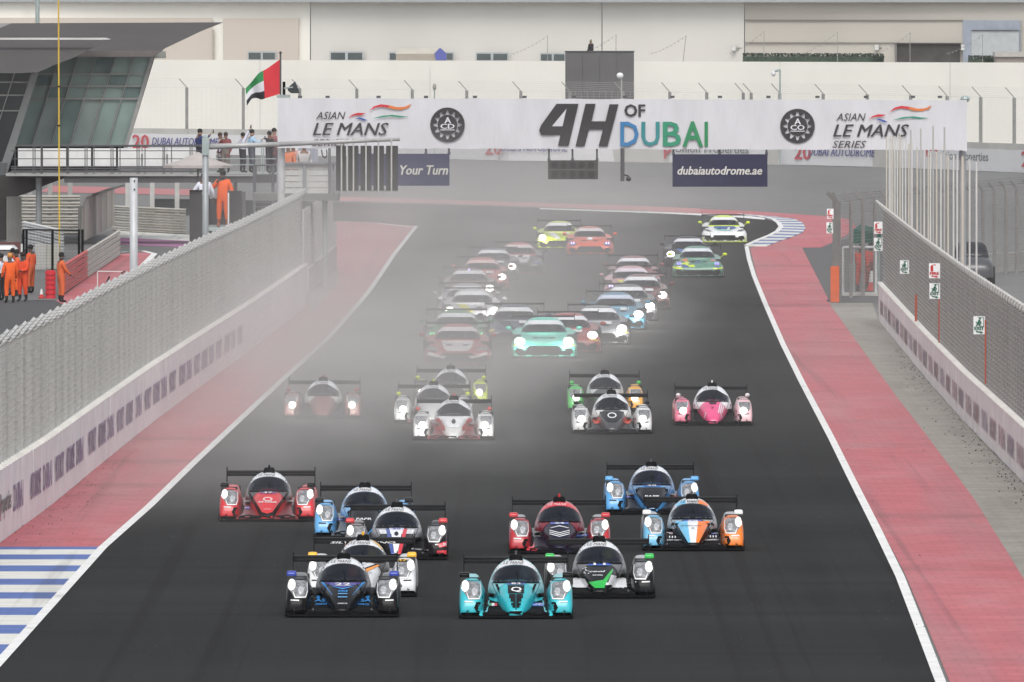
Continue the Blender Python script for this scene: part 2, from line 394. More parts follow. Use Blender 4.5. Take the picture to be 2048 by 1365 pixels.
fence('debris_fence', 'long pale mesh debris fence above the lettered wall left of the track', [p - Vector((0.15, 0, 0)) for p in lw], HLW, 4.02, 1, steel_lt, post_step=3.2, hm=mat("wire_pale", (0.50, 0.495, 0.475), .6), vstep=0.075, r=0.003, arm=0.42, post_m=mat("post_galv", (0.33, 0.325, 0.31), 0.6, 0.1, var=0.08), arm_m=mat("arm_galv", (0.52, 0.53, 0.53), 0.5, 0.1, var=0.08))
# second stretch beyond the gap
lw2 = [G(x, y) for x, y in LW2]
concrete_wall('concrete_wall', 'short grey end wall beyond the gap in the left barrier, under the gantry', lw2, 0.85, 0.3, 1, conc)
fence('debris_fence', 'short mesh fence beyond the gap in the left barrier, left of the gantry boards', [p - Vector((0.15, 0, 0)) for p in lw2], 0.85, 3.28, 1, steel_lt, arms=False, vstep=0.06, r=0.0045)

RW = [(1757, 641), (1848, 753), (1927, 843), (2045, 964), (2250, 1180)]
rw = [G(x, y) for x, y in RW][::-1]; HRW = 1.18
conc_r = mat("weathered_wall_concrete", (0.76, 0.70, 0.695), 0.8, var=0.10, scale=1.2, bump=0.2, bscale=20)
layered(conc_r, [((1, 1, 0.1), 1.6, 0.42, 0.7, 0.0, 0.45, (0.66, 0.58, 0.60)), ((1, 1, 0.25), 4.0, 0.6, 0.75, 0.0, 0.4, (0.54, 0.50, 0.50))])
Wr = concrete_wall('concrete_wall', 'weathered white concrete barrier right of the track with faded print', rw, HRW, 0.3, -1, conc_r)
mb = MB()
for q, t in along(rw, 1.0): mb.box((q.x - 0.03, q.y - 0.06, HRW), (q.x + 0.12, q.y + 0.06, HRW + 0.06))
Wr.part('top_clamp', mb, flat((228, 227, 222)), kind='stuff')
tr = along(rw, 1.0); fade = mat("faded_print", srgb(206, 190, 202), 0.8, var=0.2, scale=2)
fade2 = mat('faded_print_pink', srgb(214, 186, 194), 0.8, var=0.2, scale=2)
for k, i in enumerate(range(4, len(tr) - 6, 6)):
    a = tr[i][0]; b = tr[i + 4][0]; t = (b - a).normalized(); n = Vector((-t.y, t.x, 0))
    mb = MB(); text_on(mb, ('DUBAI', 'AUTODROME')[k % 2], Vector((b.x, b.y, 0.30)), -t * 4.2, Vector((0, 0, 0.46)), bold=0.02, lift=n * 0.02)
    Wr.part('lettering', mb, (fade, fade2, fade2)[k % 3])
fence('debris_fence', 'long grey mesh debris fence on the right wall with exit and fire signs', [p + Vector((0.15, 0, 0)) for p in rw], HRW, 3.86, -1, steel_rt, post_step=1.75, arm=0.4, vstep=0.075, r=0.003,
      post_m=mat("post_dull", (0.22, 0.215, 0.205), 0.6, 0.1, var=0.05), arm_m=mat("arm_white", (0.60, 0.60, 0.58), 0.5, 0.1, var=0.05), armw=.03, hm=mat("wire_bright", (0.40, 0.39, 0.37), 0.5, 0.1))
# ================================================================ CARS
TH = 0.046                                  # how much a head-on view lifts things per metre of depth
carbon = mat("carbon_black", (0.009, 0.009, 0.010), 0.5, spec=0.06, var=0.2, scale=8)
rubber = mat("tyre_rubber", (0.02, 0.02, 0.02), 0.85, var=0.15)
rim_m = mat("dark_wheel_rim", (0.06, 0.06, 0.065), 0.4, 0.6, var=0.1)
glass_m = mat("tinted_windscreen", (0.010, 0.013, 0.024), 0.15, var=0.25, scale=3, alpha=0.62, spec=0.22)
lens_m = mat("headlight_cover", (0.20, 0.205, 0.215), 0.2, coat=0.6, var=0.55, scale=14, detail=8)
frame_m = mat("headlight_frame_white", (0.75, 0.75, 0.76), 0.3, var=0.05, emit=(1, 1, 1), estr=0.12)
lamp_w = mat("lit_lamp_white", (0.9, 0.9, 0.85), 0.3, var=0, emit=(1.0, 0.99, 0.93), estr=3.5)
glow_m = mat('painted_lamp_glow', (0.7, 0.7, 0.68), 0.3, var=0.2, scale=30, emit=(1.0, 0.99, 0.93), estr=0.5)
lamp_y = mat("lit_lamp_warm", (0.9, 0.9, 0.8), 0.3, var=0, emit=(1.0, 0.98, 0.84), estr=5.0)
lamp_v = mat("lit_lamp_violet", (0.6, 0.5, 0.9), 0.3, var=0, emit=(0.5, 0.38, 1.0), estr=2.2)
lamp_b = mat("lit_lamp_blue", (0.3, 0.3, 0.9), 0.3, var=0, emit=(0.14, 0.14, 0.95), estr=1.6)
lamp_g = mat("lit_lamp_green", (0.2, 0.8, 0.3), 0.3, var=0, emit=(0.1, 0.9, 0.25), estr=1.2)
black_m = mat("satin_black", (0.006, 0.006, 0.007), 0.6, spec=.05, var=0.1)
WHT = (226, 228, 232); BLK = (22, 22, 25)

def sup(xc, a, z0, z1, y, n=4.0, N=18, full=False):
    """arch-shaped cross-section: from inner foot over the top to the outer foot"""
    out = []
    for i in range(N + 1):
        t = pi * i / N; c, s = cos(t), sin(t)
        x = xc - a * math.copysign(abs(c) ** (2 / n), c); z = z0 + (z1 - z0) * abs(s) ** (2 / n); out.append(Vector((x, y, z)))
    return out
def inpoly(x, y, poly):
    r = False; j = len(poly) - 1
    for i in range(len(poly)):
        xi, yi = poly[i]; xj, yj = poly[j]
        if (yi > y) != (yj > y) and x < (xj - xi) * (y - yi) / (yj - yi) + xi: r = not r
        j = i
    return r
class Car:
    """parts are drawn in car axes: x right, y back from the nose, z up"""
    def __init__(s, name, label, group, px, py, yaw=0.0):
        s.T = Thing(name, label, 'race car', G(px, py), group); s.T.o.rotation_euler = (0, 0, yaw); s.o = s.T.o; s.tv = []; s.tf = []
    def mb(s, name, mb, m, solid=False, smooth=False, parent=None, **k):
        if solid:
            b = len(s.tv); s.tv += list(mb.v); s.tf += [[i + b for i in f] for f in mb.f]
        return mb.build(name, m, parent or s.o, None, smooth, **k)
    def lf(s, name, rings, m, solid=True, skip=None, caps=True, parent=None, **k):
        v, f = loft(rings, caps=caps)
        if skip: f = [q for q in f if not skip(sum((v[i] for i in q), Vector()) / len(q))]
        mb = MB(); mb.add(v, f)
        return s.mb(name, mb, m, solid, True, parent, **k)
    def freeze(s): s.bvh = BVHTree.FromPolygons(s.tv, s.tf)
    def hit(s, u, w, lift):
        """surface point that shows at height w and width u when seen head-on"""
        d = Vector((0, 1, -TH)).normalized(); h = s.bvh.ray_cast(Vector((u, -1.0, w + TH)), d)
        if h[0] is None: return None
        return h[0] - d * lift / max(0.35, abs(h[1].dot(d))) * 0.6 + Vector((0, 0, lift * 0.4))
    def drape(s, name, polys, m, lift=0.006, cell=0.045, parent=None, tri=None):
        if polys and len(polys) > 1:
            for p in polys: r_ = s.drape(name, [p], m, lift, cell, parent)
            return r_
        bm = bmesh.new()
        if tri:
            vs = [bm.verts.new((a, b, 0)) for a, b in tri[0]]
            for f in tri[1]:
                try: bm.faces.new([vs[i] for i in f])
                except ValueError: pass
        else:
            for p in polys:
                try: bm.faces.new([bm.verts.new((a, b, 0)) for a, b in p])
                except ValueError: pass
            bmesh.ops.triangulate(bm, faces=bm.faces[:])
        for _ in range(5):
            e = [e for e in bm.edges if e.calc_length() > cell]
            if not e: break
            bmesh.ops.subdivide_edges(bm, edges=e, cuts=1, use_grid_fill=False)
            bmesh.ops.triangulate(bm, faces=[f for f in bm.faces if len(f.verts) > 3])
        dead = []; last = None
        for v in bm.verts:
            h = s.hit(v.co.x, v.co.y, lift)
            if h is None: dead.append(v)
            else: v.co = h
        if dead: bmesh.ops.delete(bm, geom=dead, context='VERTS')
        bad = [f for f in bm.faces if max(v.co.y for v in f.verts) - min(v.co.y for v in f.verts) > 0.45]
        if bad: bmesh.ops.delete(bm, geom=bad, context='FACES')
        bmesh.ops.recalc_face_normals(bm, faces=bm.faces[:])
        me = bpy.data.meshes.new(name); bm.to_mesh(me); bm.free()
        if not len(me.polygons): return None
        me.polygons.foreach_set('use_smooth', [True] * len(me.polygons))
        return link(name, me, m, parent or s.o)
    def text(s, word, x0, x1, z0, z1, m, bold=0.0, shear=0.0, name='lettering', lift=0.012, dz=0.0, parent=None):
        v, f = text2d(word, min(bold, .015), shear)
        return s.drape(name, None, m, lift, cell=0.12, tri=([(x0 + a * (x1 - x0), z0 + b * (z1 - z0) + dz * a) for a, b in v], f), parent=parent)
def mir(p): return [(-a, b) for a, b in p][::-1]
def ell(cx, cz, a, b, n=14): return [(cx + a * cos(2 * pi * i / n), cz + b * sin(2 * pi * i / n)) for i in range(n)]

FEN = [(.05, .62, .90, .12, .17), (.10, .60, .93, .09, .29), (.20, .575, .94, .06, .42), (.36, .555, .95, .05, .54), (.58, .54, .95, .05, .62), (.85, .535, .95, .05, .655),
       (1.15, .535, .95, .05, .655), (1.45, .53, .94, .05, .61), (1.8, .49, .90, .05, .50), (2.4, .50, .88, .05, .40), (3.0, .56, .92, .05, .52), (3.4, .58, .95, .05, .59),
       (3.9, .58, .95, .07, .605), (4.3, .58, .95, .10, .58), (4.6, .60, .94, .2, .53)]
NOSE = [(.03, .10, .135), (.10, .13, .19), (.25, .17, .26), (.55, .235, .37), (.85, .29, .46), (1.15, .335, .54), (1.45, .37, .59), (1.75, .39, .61)]
CAN = [(1.30, .36, .57), (1.45, .42, .63), (1.62, .455, .71), (1.82, .47, .79), (2.0, .47, .855), (2.2, .46, .90), (2.45, .44, .925), (2.8, .40, .92), (3.2, .32, .87), (3.6, .22, .80), (4.0, .12, .74), (4.35, .04, .70)]
WS = [(-.385, .635), (.385, .635), (.41, .68), (.39, .74), (.35, .80), (.28, .86), (.19, .90), (.09, .92), (0, .925), (-.09, .92), (-.19, .90), (-.28, .86), (-.35, .80), (-.39, .74), (-.41, .68)]
def lmp(label, px, py, body, right=None, left=None, roof=None, nose=None, mirror=BLK, visor=WHT, vtext=(30, 30, 34), low=BLK, rear=None, side=None, lights='hi', helmet=(40, 40, 46), lamp=lamp_w, group='closed-cockpit prototype race cars', wing=None, yaw=0.0, intake=BLK, wingtext=None, deco=None):
    c = Car('prototype_race_car', label, group, px, py, yaw)
    right = right or body; left = left or body; roof = roof or body; nose = nose or body; rear = rear or body; side = side or body
    lm3 = lights == 'lo'
    # floor, splitter, side fences
    mb = MB(); pts = [(-.94, .06), (-.90, .0), (-.35, .0), (-.25, -.02), (.25, -.02), (.35, .0), (.90, .0), (.94, .06), (.94, 4.4), (-.94, 4.4)]
    mb.prism([(x, y, .035) for x, y in pts], (0, 0, .025)); c.mb('floor', mb, carbon)
    mb = MB(); mb.add([(-.62, .04, .055), (.62, .04, .055), (.62, .1, .11), (.5, .5, .15), (.46, 1.2, .28), (.56, 1.9, .33), (.58, 4.3, .33), (-.58, 4.3, .33), (-.56, 1.9, .33), (-.46, 1.2, .28), (-.5, .5, .15), (-.62, .1, .11)],
                      [(0, 1, 2, 11), (11, 2, 3, 10), (10, 3, 4, 9), (9, 4, 5, 8), (8, 5, 6, 7)])
    c.mb('chassis', mb, black_m if low == BLK else paint(low), True)
    mb = MB()
    for sx in (-1, 1):
        mb = MB(); mb.prism([(sx * .955, .0, .03), (sx * .955, .5, .03), (sx * .955, .5, .25), (sx * .955, .02, .12)], (-sx * .012, 0, 0)); c.mb('dive_plane', mb, carbon)
        mb = MB(); mb.box((sx * .80 - .004, .0, .06), (sx * .80 + .004, .05, .17)); c.mb('splitter_strut', mb, rim_m)
    for sx, colr in ((-1, left), (1, right)):
        for k, yy in ((0, .95), (1, 3.95)):                            # wheels
            w = MB(); rr = .335 if k == 0 else .29; w.rod((sx * .60, yy, rr), (sx * .925, yy, rr), rr, 20); c.mb('wheel', w, rubber)
        rings = [sup(sx * (a + b) / 2, (b - a) / 2, z0, z1, y) for y, a, b, z0, z1 in FEN[:9]]
        c.lf('front_fender', rings, paint(colr), skip=lambda q: abs(q.x) > .935 and abs(q.y - .95) < .34 and q.z < .36)
        rings = [sup(sx * (a + b) / 2, (b - a) / 2, z0, z1, y) for y, a, b, z0, z1 in FEN[8:]]
        c.lf('rear_fender', rings, paint(rear if rear != body else colr))
        # lower dark duct in front of the wheel
    c.lf('nose', [sup(0, w, .07, z, y, 3.2) for y, w, z in NOSE], paint(nose))
    ws = [(x * .93, z * .93 + .055) for x, z in WS]
    c.lf('canopy', [sup(0, w, .38, z, y, 2.25, 28) for y, w, z in sum([[(a[0] + (b[0] - a[0]) * t, a[1] + (b[1] - a[1]) * t, a[2] + (b[2] - a[2]) * t) for t in (0, .5)] for a, b in zip(CAN, CAN[1:])], []) + [CAN[-1]]],
         paint(roof), skip=lambda q: q.y < 2.3 and inpoly(q.x, q.z + q.y * TH, ws))
    c.tv2 = None
    # full copy of the canopy for draping over the opening
    v, f = loft([sup(0, w, .38, z, y, 2.25, 28) for y, w, z in CAN]); b = len(c.tv); c.tv += v; c.tf += [[i + b for i in q] for q in f]
    c.freeze()
    mb = MB(); mb.box((-.34, 1.7, .42), (.34, 2.75, .60)); mb.box((-.30, 2.55, .5), (.30, 2.6, .86)); c.mb('cockpit_tub', mb, black_m)
    mb = MB(); mb.ball((.17, 2.28, .70), (.12, .14, .13), 12, 8); c.mb('helmet', mb, paint(helmet), smooth=True)
    mb = MB(); mb.ball((.17, 2.4, .53), (.2, .14, .12), 10, 6); c.mb('driver_shoulders', mb, black_m, smooth=True)
    c.drape('windscreen', [WS], glass_m, .008, .06)
    if lm3: c.drape('visor_band', [[(-.40, .74), (-.36, .80), (-.29, .86), (-.20, .90), (-.1, .92), (0, .925), (.1, .92), (.20, .90), (.29, .86), (.36, .80), (.40, .74), (.385, .80), (.345, .87), (.27, .935), (.17, .98), (.06, .995), (-.06, .995), (-.17, .98), (-.27, .935), (-.345, .87), (-.385, .80)]], paint(visor), .009, .05)
    else: c.drape('visor_band', [[(-.36, .79), (-.28, .86), (-.19, .90), (-.09, .92), (0, .925), (.09, .92), (.19, .90), (.28, .86), (.36, .79), (.345, .86), (.27, .935), (.17, .995), (.06, 1.015), (-.06, 1.015), (-.17, .995), (-.27, .935), (-.345, .86)]], paint(visor), .009, .05)
    c.text('LE MANS', -.215, .135, .932, .978, flat(vtext), .03, .35, lift=.016)
    c.drape('cowl_strip', [[(-.40, .612), (.40, .612), (.385, .636), (-.385, .636)]], black_m, .012, .08)
    for sx in (-1, 1):
        c.drape('panel_seam', [[(sx * a, b) for a, b in ((.56, .648), (.93, .648), (.93, .655), (.56, .655))]], black_m, .010, .08)
        c.drape('panel_seam', [[(sx * a, b) for a, b in ((.405, .62), (.413, .62), (.30, .36), (.292, .36))]], black_m, .010, .08)
        c.drape('sponsor_decal', [[(sx * a, b) for a, b in ((.72, .285), (.86, .29), (.86, .312), (.72, .307))]], paint((206, 206, 210) if sum(body) < 420 else (50, 50, 60)), .010, .08)
        c.drape('canopy_glass', [[(sx * a, b) for a, b in ((.425, .66), (.452, .64), (.455, .72), (.43, .79), (.40, .83), (.405, .76))]], mat('side_glass', (.16, .17, .19), .2, var=.4, scale=8), .010, .06)
    mb = MB(); mb.path([c.hit(.02, .64, .02), c.hit(.03, .72, .02), c.hit(.0, .80, .02)], .006, 4); c.mb('wiper', mb, black_m)
    c.drape('front_duct', [[(-.60, .03), (.60, .03), (.56, .11), (.42, .145), (.14, .12), (-.14, .12), (-.42, .145), (-.56, .11)]], black_m, .02, .1)
    for sx in (-1, 1):
        c.drape('fender_foot', [[(sx * a, b) for a, b in ((.60, .05), (.95, .05), (.95, .20), (.88, .14), (.78, .15), (.70, .11), (.62, .14))]], black_m, .008, .08)
        c.drape('side_duct', [[(sx * a, b) for a, b in ((.50, .36), (.565, .40), (.555, .16), (.47, .12), (.49, .22))]], paint(low if low != BLK else (16, 16, 18)), .010, .08)
    # headlights
    for sx in (-1, 1):
        if lm3: poly = [(.60, .60), (.61, .50), (.70, .34), (.80, .33), (.89, .42), (.90, .58), (.86, .60)]
        else: poly = [(.585, .63), (.575, .44), (.605, .34), (.79, .335), (.845, .42), (.90, .50), (.915, .60), (.86, .645)]
        p = [(sx * a, b) for a, b in poly]; hl = c.drape('headlight', [p], lens_m, .006, .05)
        if lm3: fr = [[(.61, .60), (.625, .60), (.62, .51), (.705, .36), (.80, .35), (.80, .335), (.70, .34), (.61, .50)]]
        else: fr = [[(.585, .60), (.598, .60), (.592, .445), (.618, .358), (.780, .354), (.815, .44), (.828, .45), (.79, .335), (.605, .34), (.575, .44)]]
        c.drape('headlight_frame', [[(sx * a, b) for a, b in q] for q in fr], frame_m, .012, .06, hl)
        if not lm3:
            mb = MB()
            for i in range(3): mb.rod((0, 0, 0), (.001, 0, 0), .001, 3)
            c.drape('reflector', [[(sx * a, b) for a, b in ell(.69, .47 + .0, .05, .07)]], mat("reflector_grey", (0.55, 0.56, 0.58), 0.15, 0.4, var=0.4, scale=20), .010, .05, hl)
        if not lm3: c.drape('lamp_glow', [ell(sx * .85, .56, .068, .098)], glow_m, .013, .05, hl)  # dim emissive ellipse added to paint a soft glow around the lamp
        c.drape('lamp', [ell(sx * (.73 if lm3 else .855), .375 if lm3 else .565, .085 if lm3 else .041, .085 if lm3 else .068)], lamp, .016, .05, hl)
        if lm3: mb = MB(); mb.ball((sx * .84, 1.2, .72), (.06, .07, .05), 10, 6); c.mb('mirror', mb, paint(mirror), smooth=True)
        else:
            rings = [sup(sx * .86, a, .665, z, y, 5, 10) for y, a, z in ((1.02, .075, .70), (1.04, .082, .735), (1.2, .082, .745), (1.3, .06, .72))]
            c.lf('mirror', rings, paint(mirror), False)
        c.drape('brake_duct', [[(sx * a, b) for a, b in ((.57, .30), (.66, .29), (.70, .20), (.66, .13), (.58, .12), (.63, .20))]], black_m, .008, .05)
    # roof intake, camera, wing
    rings = [[Vector((x * w, y, z0 + (z1 - z0) * t)) for x, t in ((-1, 0), (-1, .55), (-.85, .95), (-.5, 1), (.5, 1), (.85, .95), (1, .55), (1, 0))] for y, w, z0, z1 in ((2.20, .115, .875, .985), (2.6, .11, .88, .995), (3.2, .07, .84, .95), (4.0, .03, .70, .80))]
    c.lf('roof_intake', rings, paint(intake) if intake != BLK else black_m, False)
    mb = MB(); mb.box((-.018, 2.35, .98), (.018, 2.45, 1.02)); mb.ball((0, 2.4, 1.03), .022, 8, 5); c.mb('roof_camera', mb, steel_dk if body[0] < 120 else paint(mirror))
    mb = MB(); mb.prism([(0.006, 2.9, .85), (.006, 4.55, .70), (.006, 4.62, .93), (.006, 3.6, .93)], (-.012, 0, 0)); c.mb('engine_cover_fin', mb, carbon)
    wm = paint(wing) if wing else carbon
    for zz, yy in ((.765, 4.30), (.812, 4.50)) if not lm3 else ((.765, 4.30), (.80, 4.34)):
        mb = MB(); mb.prism([(-.885, yy, zz), (-.885, yy + .03, zz + .036), (-.885, yy + .20, zz + .050), (-.885, yy + .23, zz + .03), (-.885, yy + .08, zz - .008)], (1.77, 0, 0)); c.mb('wing_element', mb, wm)
    if wingtext:
        v, f = text2d(wingtext, .02, .3); mb = MB(); mb.add([(-.6 + a * 1.15, 4.285, .765 + b * .035) for a, b in v], f); c.mb('lettering', mb, flat((230, 230, 230)))
    for sx in (-1, 1):
        mb = MB(); mb.prism([(sx * .89, 4.2, .52), (sx * .89, 4.74, .52), (sx * .89, 4.76, .935), (sx * .89, 4.25, .935)], (-sx * .014, 0, 0)); c.mb('wing_endplate', mb, carbon)
    if deco: deco(c)
    return c
def numplate(c, s, x0=-.15, x1=.15, z0=.59, z1=.625, pm=(52, 74, 150), tm=WHT):
    c.drape('number_plate', [[(x0, z0), (x1, z0), (x1, z1), (x0, z1)]], paint(pm), .009, .05)
    w = (x1 - x0) * .34 * max(1, len(s) * .45); c.text(s, -w / 1.3, w / 1.3, z0 + .004, z1 - .004, flat(tm), .04, lift=.016)
def tag(c, s, x, z, w=.15, h=.055, pm=(40, 86, 178), dz=0):
    c.drape('class_tag', [[(x, z), (x + w, z + dz), (x + w, z + h + dz), (x, z + h)]], paint(pm), .010, .05)
    c.text(s, x + w * .08, x + w * .92, z + h * .25, z + h * .75, flat(WHT), .03, lift=.018, dz=dz)

TEAL = (38, 178, 190)
def d_teal(c):
    K = paint(BLK); t = paint(TEAL)
    c.drape('livery_panel', [[(-.28, .54), (-.31, .60), (-.35, .60), (-.30, .48), (-.235, .37), (-.27, .43)], mir([(-.28, .54), (-.31, .60), (-.35, .60), (-.30, .48), (-.235, .37), (-.27, .43)])], K)
    c.drape('livery_panel', [[(-.14, .575), (.14, .575), (.135, .44), (-.135, .44)]], K, .007)
    c.text('Q', -.085, .095, .455, .545, flat(WHT), .05, lift=.014)
    for sx in (-1, 1):
        c.drape('livery_panel', [[(sx * a, b) for a, b in ((.46, .375), (.34, .37), (.26, .335), (.30, .29), (.44, .33), (.475, .14), (.515, .11), (.51, .36))]], t, .012)
        c.drape('livery_panel', [[(sx * a, b) for a, b in ((.545, .22), (.545, .06), (.72, .055), (.66, .13))]], t, .014)
        for (x, z0, z1, w) in ((.028, .20, .43, .016), (.06, .30, .43, .030), (.045, .20, .28, .014), (.10, .36, .43, .016), (.07, .24, .28, .01)):
            c.drape('livery_bar', [[(sx * x - w, z0), (sx * x + w, z0), (sx * x + w, z1), (sx * x - w, z1)]], K, .010)
    c.drape('livery_bar', [[(-.008, .16), (.008, .16), (.008, .43), (-.008, .43)]], K, .011)
    c.drape('nose_tip', [[(-.11, .14), (.11, .14), (.09, .105), (-.09, .105)]], black_m, .012)
    for i, cc in enumerate(((24, 140, 80), WHT, (205, 44, 52))): c.drape('flag_sticker', [[(-.45 + .045 * i, .225), (-.405 + .045 * i, .227), (-.405 + .045 * i, .275), (-.45 + .045 * i, .273)]], paint(cc), .018)
    tag(c, 'LMP2', .28, .225, .19, .055); numplate(c, '83', z0=.585, z1=.622)
def d_black(c):
    B = paint((48, 140, 214)); Pp = paint((70, 60, 140))
    for i in range(9):
        for sx in (-1, 1):
            x = .34 - i * .02 + .0; z = .585 - i * .024; k = 1 - i * .07
            c.drape('livery_bar', [[(sx * (x - .035 * k), z), (sx * (x + .025 * k), z + .028 * k), (sx * (x + .03 * k), z + .012 * k), (sx * (x - .03 * k), z - .014 * k)]], B, .010)
    c.drape('livery_panel', [[(-.30, .60), (.30, .60), (.26, .57), (.06, .525), (0, .51), (-.06, .525), (-.26, .57)]], Pp, .007)
    c.drape('livery_bar', [[(-.2, .545), (0, .50), (.2, .545), (.17, .53), (0, .482), (-.17, .53)]], B, .011)
    c.text('22', -.13, .13, .545, .59, flat(WHT), .06, lift=.015)
    for k, (w_, z, h, col_) in enumerate((('meca', .44, .028, (48, 140, 214)), ('------', .40, .018, (90, 150, 200)), ('------', .345, .018, (90, 150, 200)), ('ORECA', .235, .018, WHT))):
        c.text(w_, -.075 + .0, .085, z, z + h, flat(col_), .02, .25, lift=.013)
    for x in (-.53, .30):
        c.drape('sponsor_emblem', [ell(x + .115, .355, .035, .03)], B, .012); c.text('SAS', x, x + .24, .275, .325, flat((48, 140, 214)), .05, .1, lift=.014)
    c.text('FORTIS', -.45, -.26, .215, .245, flat((48, 140, 214)), .02, .3, lift=.014, dz=.01); c.text('FORTIS', .26, .45, .22, .25, flat((48, 140, 214)), .02, .3, lift=.014, dz=-.01)
def d_11(c):
    Wt = paint(WHT); Gn = paint((34, 178, 70))
    for sx in (-1, 1): c.drape('livery_panel', [[(sx * a, b) for a, b in ((.26, .35), (.40, .38), (.52, .34), (.545, .22), (.40, .20), (.22, .20), (.20, .25))]], Wt, .012)
    c.drape('livery_panel', [[(.10, .32), (.14, .28), (.20, .42), (.30, .40), (.22, .25), (.10, .24)]], Wt, .010)
    c.drape('livery_stripe', [[(-.20, .29), (.06, .33), (.20, .50), (.225, .53), (.235, .49), (.09, .24), (.08, .19), (-.09, .19)]], Gn, .016)
    c.text('cool', -.18, .10, .465, .495, flat(WHT), .02, .3); c.text('RACING', -.12, .05, .405, .425, flat(WHT), .01)
    random.seed(3)
    for k in range(34):
        x = random.choice((-1, 1)) * random.uniform(.30, .62); z = random.uniform(.18, .30)
        if k % 3 == 0: x, z = random.uniform(-.30, -.20), random.uniform(.42, .55)
        c.drape('livery_dot', [[(x, z), (x + .02, z), (x + .02, z + .014), (x, z + .014)]], Wt, .014)
    numplate(c, '11', -.2, .2, .585, .63, (30, 86, 180))
def d_24(c):
    N = paint((44, 40, 70)); 
    for i in range(4):
        z = .50 - i * .034; k = .19
        c.drape('livery_line', [[(-k, z), (0, z - .05), (k, z), (k, z - .014), (0, z - .064), (-k, z - .014)]] if i else [[(-k, z), (0, z + .05), (k, z), (k - .04, z), (0, z + .035), (-k + .04, z)]], paint(WHT), .012)
    for sx in (-1, 1): c.drape('livery_panel', [[(sx * a, b) for a, b in ((.48, .34), (.56, .36), (.62, .08), (.40, .07), (.47, .14))]], paint((200, 44, 54)), .012)
    tag(c, 'LMP2', .33, .345, .19, .05); numplate(c, '24', -.17, .17, .575, .615, (70, 90, 170)); c.text('JMW8', -.50, -.36, .34, .36, flat(WHT), .01)
def d_red(c):
    R = paint((206, 40, 48)); K = paint(BLK)
    for sx in (-1, 1): c.drape('livery_panel', [[(sx * a, b) for a, b in ((.37, .60), (.39, .58), (.15, .12), (.0, .12), (0, .17), (.10, .2))]], K, .007)
    c.drape('sponsor_emblem', [ell(0, .46, .10, .045)], paint((226, 190, 190)), .012); c.drape('sponsor_emblem', [ell(0, .46, .06, .025)], R, .017)
    c.text('FFF CORSE', -.18, .18, .385, .415, flat(WHT), .03, lift=.013); c.text('------', -.07, .07, .255, .262, flat(WHT), .01)
    numplate(c, '37', -.17, .17, .575, .615, (110, 50, 110)); tag(c, 'LMP2', -.53, .27, .17, .04, (60, 70, 190))
def d_blue(c):
    c.drape('livery_panel', [[(-.30, .57), (.30, .57), (.33, .52), (.30, .40), (.20, .25), (.10, .12), (-.10, .12), (-.20, .25), (-.30, .40), (-.33, .52)]], paint((30, 30, 36)), .007)
    c.text('PAPR', -.15, .15, .36, .40, flat(WHT), .06, .1, lift=.014); numplate(c, '20', -.17, .17, .585, .625, (24, 66, 150))
    tag(c, 'LMP2', -.53, .36, .17, .04, (60, 90, 190)); c.drape('flag_sticker', [[(.40, .37), (.52, .37), (.52, .405), (.40, .405)]], paint((190, 50, 60)), .014)
    for sx in (-1, 1): c.drape('livery_panel', [[(sx * a, b) for a, b in ((.46, .36), (.56, .38), (.60, .34), (.52, .26), (.56, .30))]], paint((70, 150, 214)), .012)
def d_orange(c):
    Wt = paint(WHT); O = paint((238, 124, 36)); B = paint((110, 186, 222)); K = paint(BLK)
    def vx(z): return .36 * (z - .10) / .50 + .05
    z0, z1 = .17, .58
    c.drape('livery_stripe', [[(-.055, z0), (.045, z0), (.10, z1), (-.10, z1)]], Wt, .010)
    c.drape('livery_stripe', [[(.045, z0), (.10, z0), (.30, z1 - .05), (.33, z1), (.10, z1)]], O, .009)
    c.drape('livery_stripe', [[(-.055, z0), (-.10, z0), (-.30, z1 - .05), (-.33, z1), (-.10, z1)]], B, .009)
    c.drape('roof_stripe', [[(-.10, .93), (.10, .93), (.10, 1.0), (-.10, 1.0)]], Wt, .013)
    c.drape('roof_stripe', [[(.12, .91), (.20, .90), (.28, .86), (.345, .87), (.27, .935), (.17, .985), (.12, .99)]], O, .013)
    c.drape('roof_stripe', [[(-.12, .91), (-.20, .90), (-.28, .86), (-.345, .87), (-.27, .935), (-.17, .985), (-.12, .99)]], B, .013)
    c.text('LE MANS', -.09, .09, .935, .965, flat((30, 30, 34)), .03, .3, lift=.02)
    c.text('proton.com', -.22, .16, .475, .50, flat((40, 40, 60)), .01, .2, lift=.016); c.text('A', -.03, .03, .43, .455, flat((20, 20, 20)), .04, lift=.016)
    c.text('rooster.com', -.60, -.22, .21, .235, flat(WHT), .01, .2, lift=.012); c.text('rooster.com', .22, .60, .21, .24, flat(WHT), .01, .2, lift=.012, dz=.01)
    c.text('- - - -', -.50, -.32, .26, .30, flat(WHT), .0, lift=.012); c.text('- - - -', .32, .50, .27, .31, flat(WHT), .0, lift=.012)
    c.drape('flag_sticker', [[(-.51, .33), (-.37, .335), (-.37, .375), (-.51, .37)]], paint((220, 200, 206)), .014); tag(c, 'LMP2', .35, .33, .14, .035, (40, 60, 150))
    numplate(c, 'G', -.17, .17, .575, .605, (40, 76, 170))
    for sx in (-1, 1): c.drape('livery_panel', [[(sx * a, b) for a, b in ((.33, .57), (.41, .53), (.20, .55), (.25, .50), (.40, .50), (.42, .46))]], K, .008)
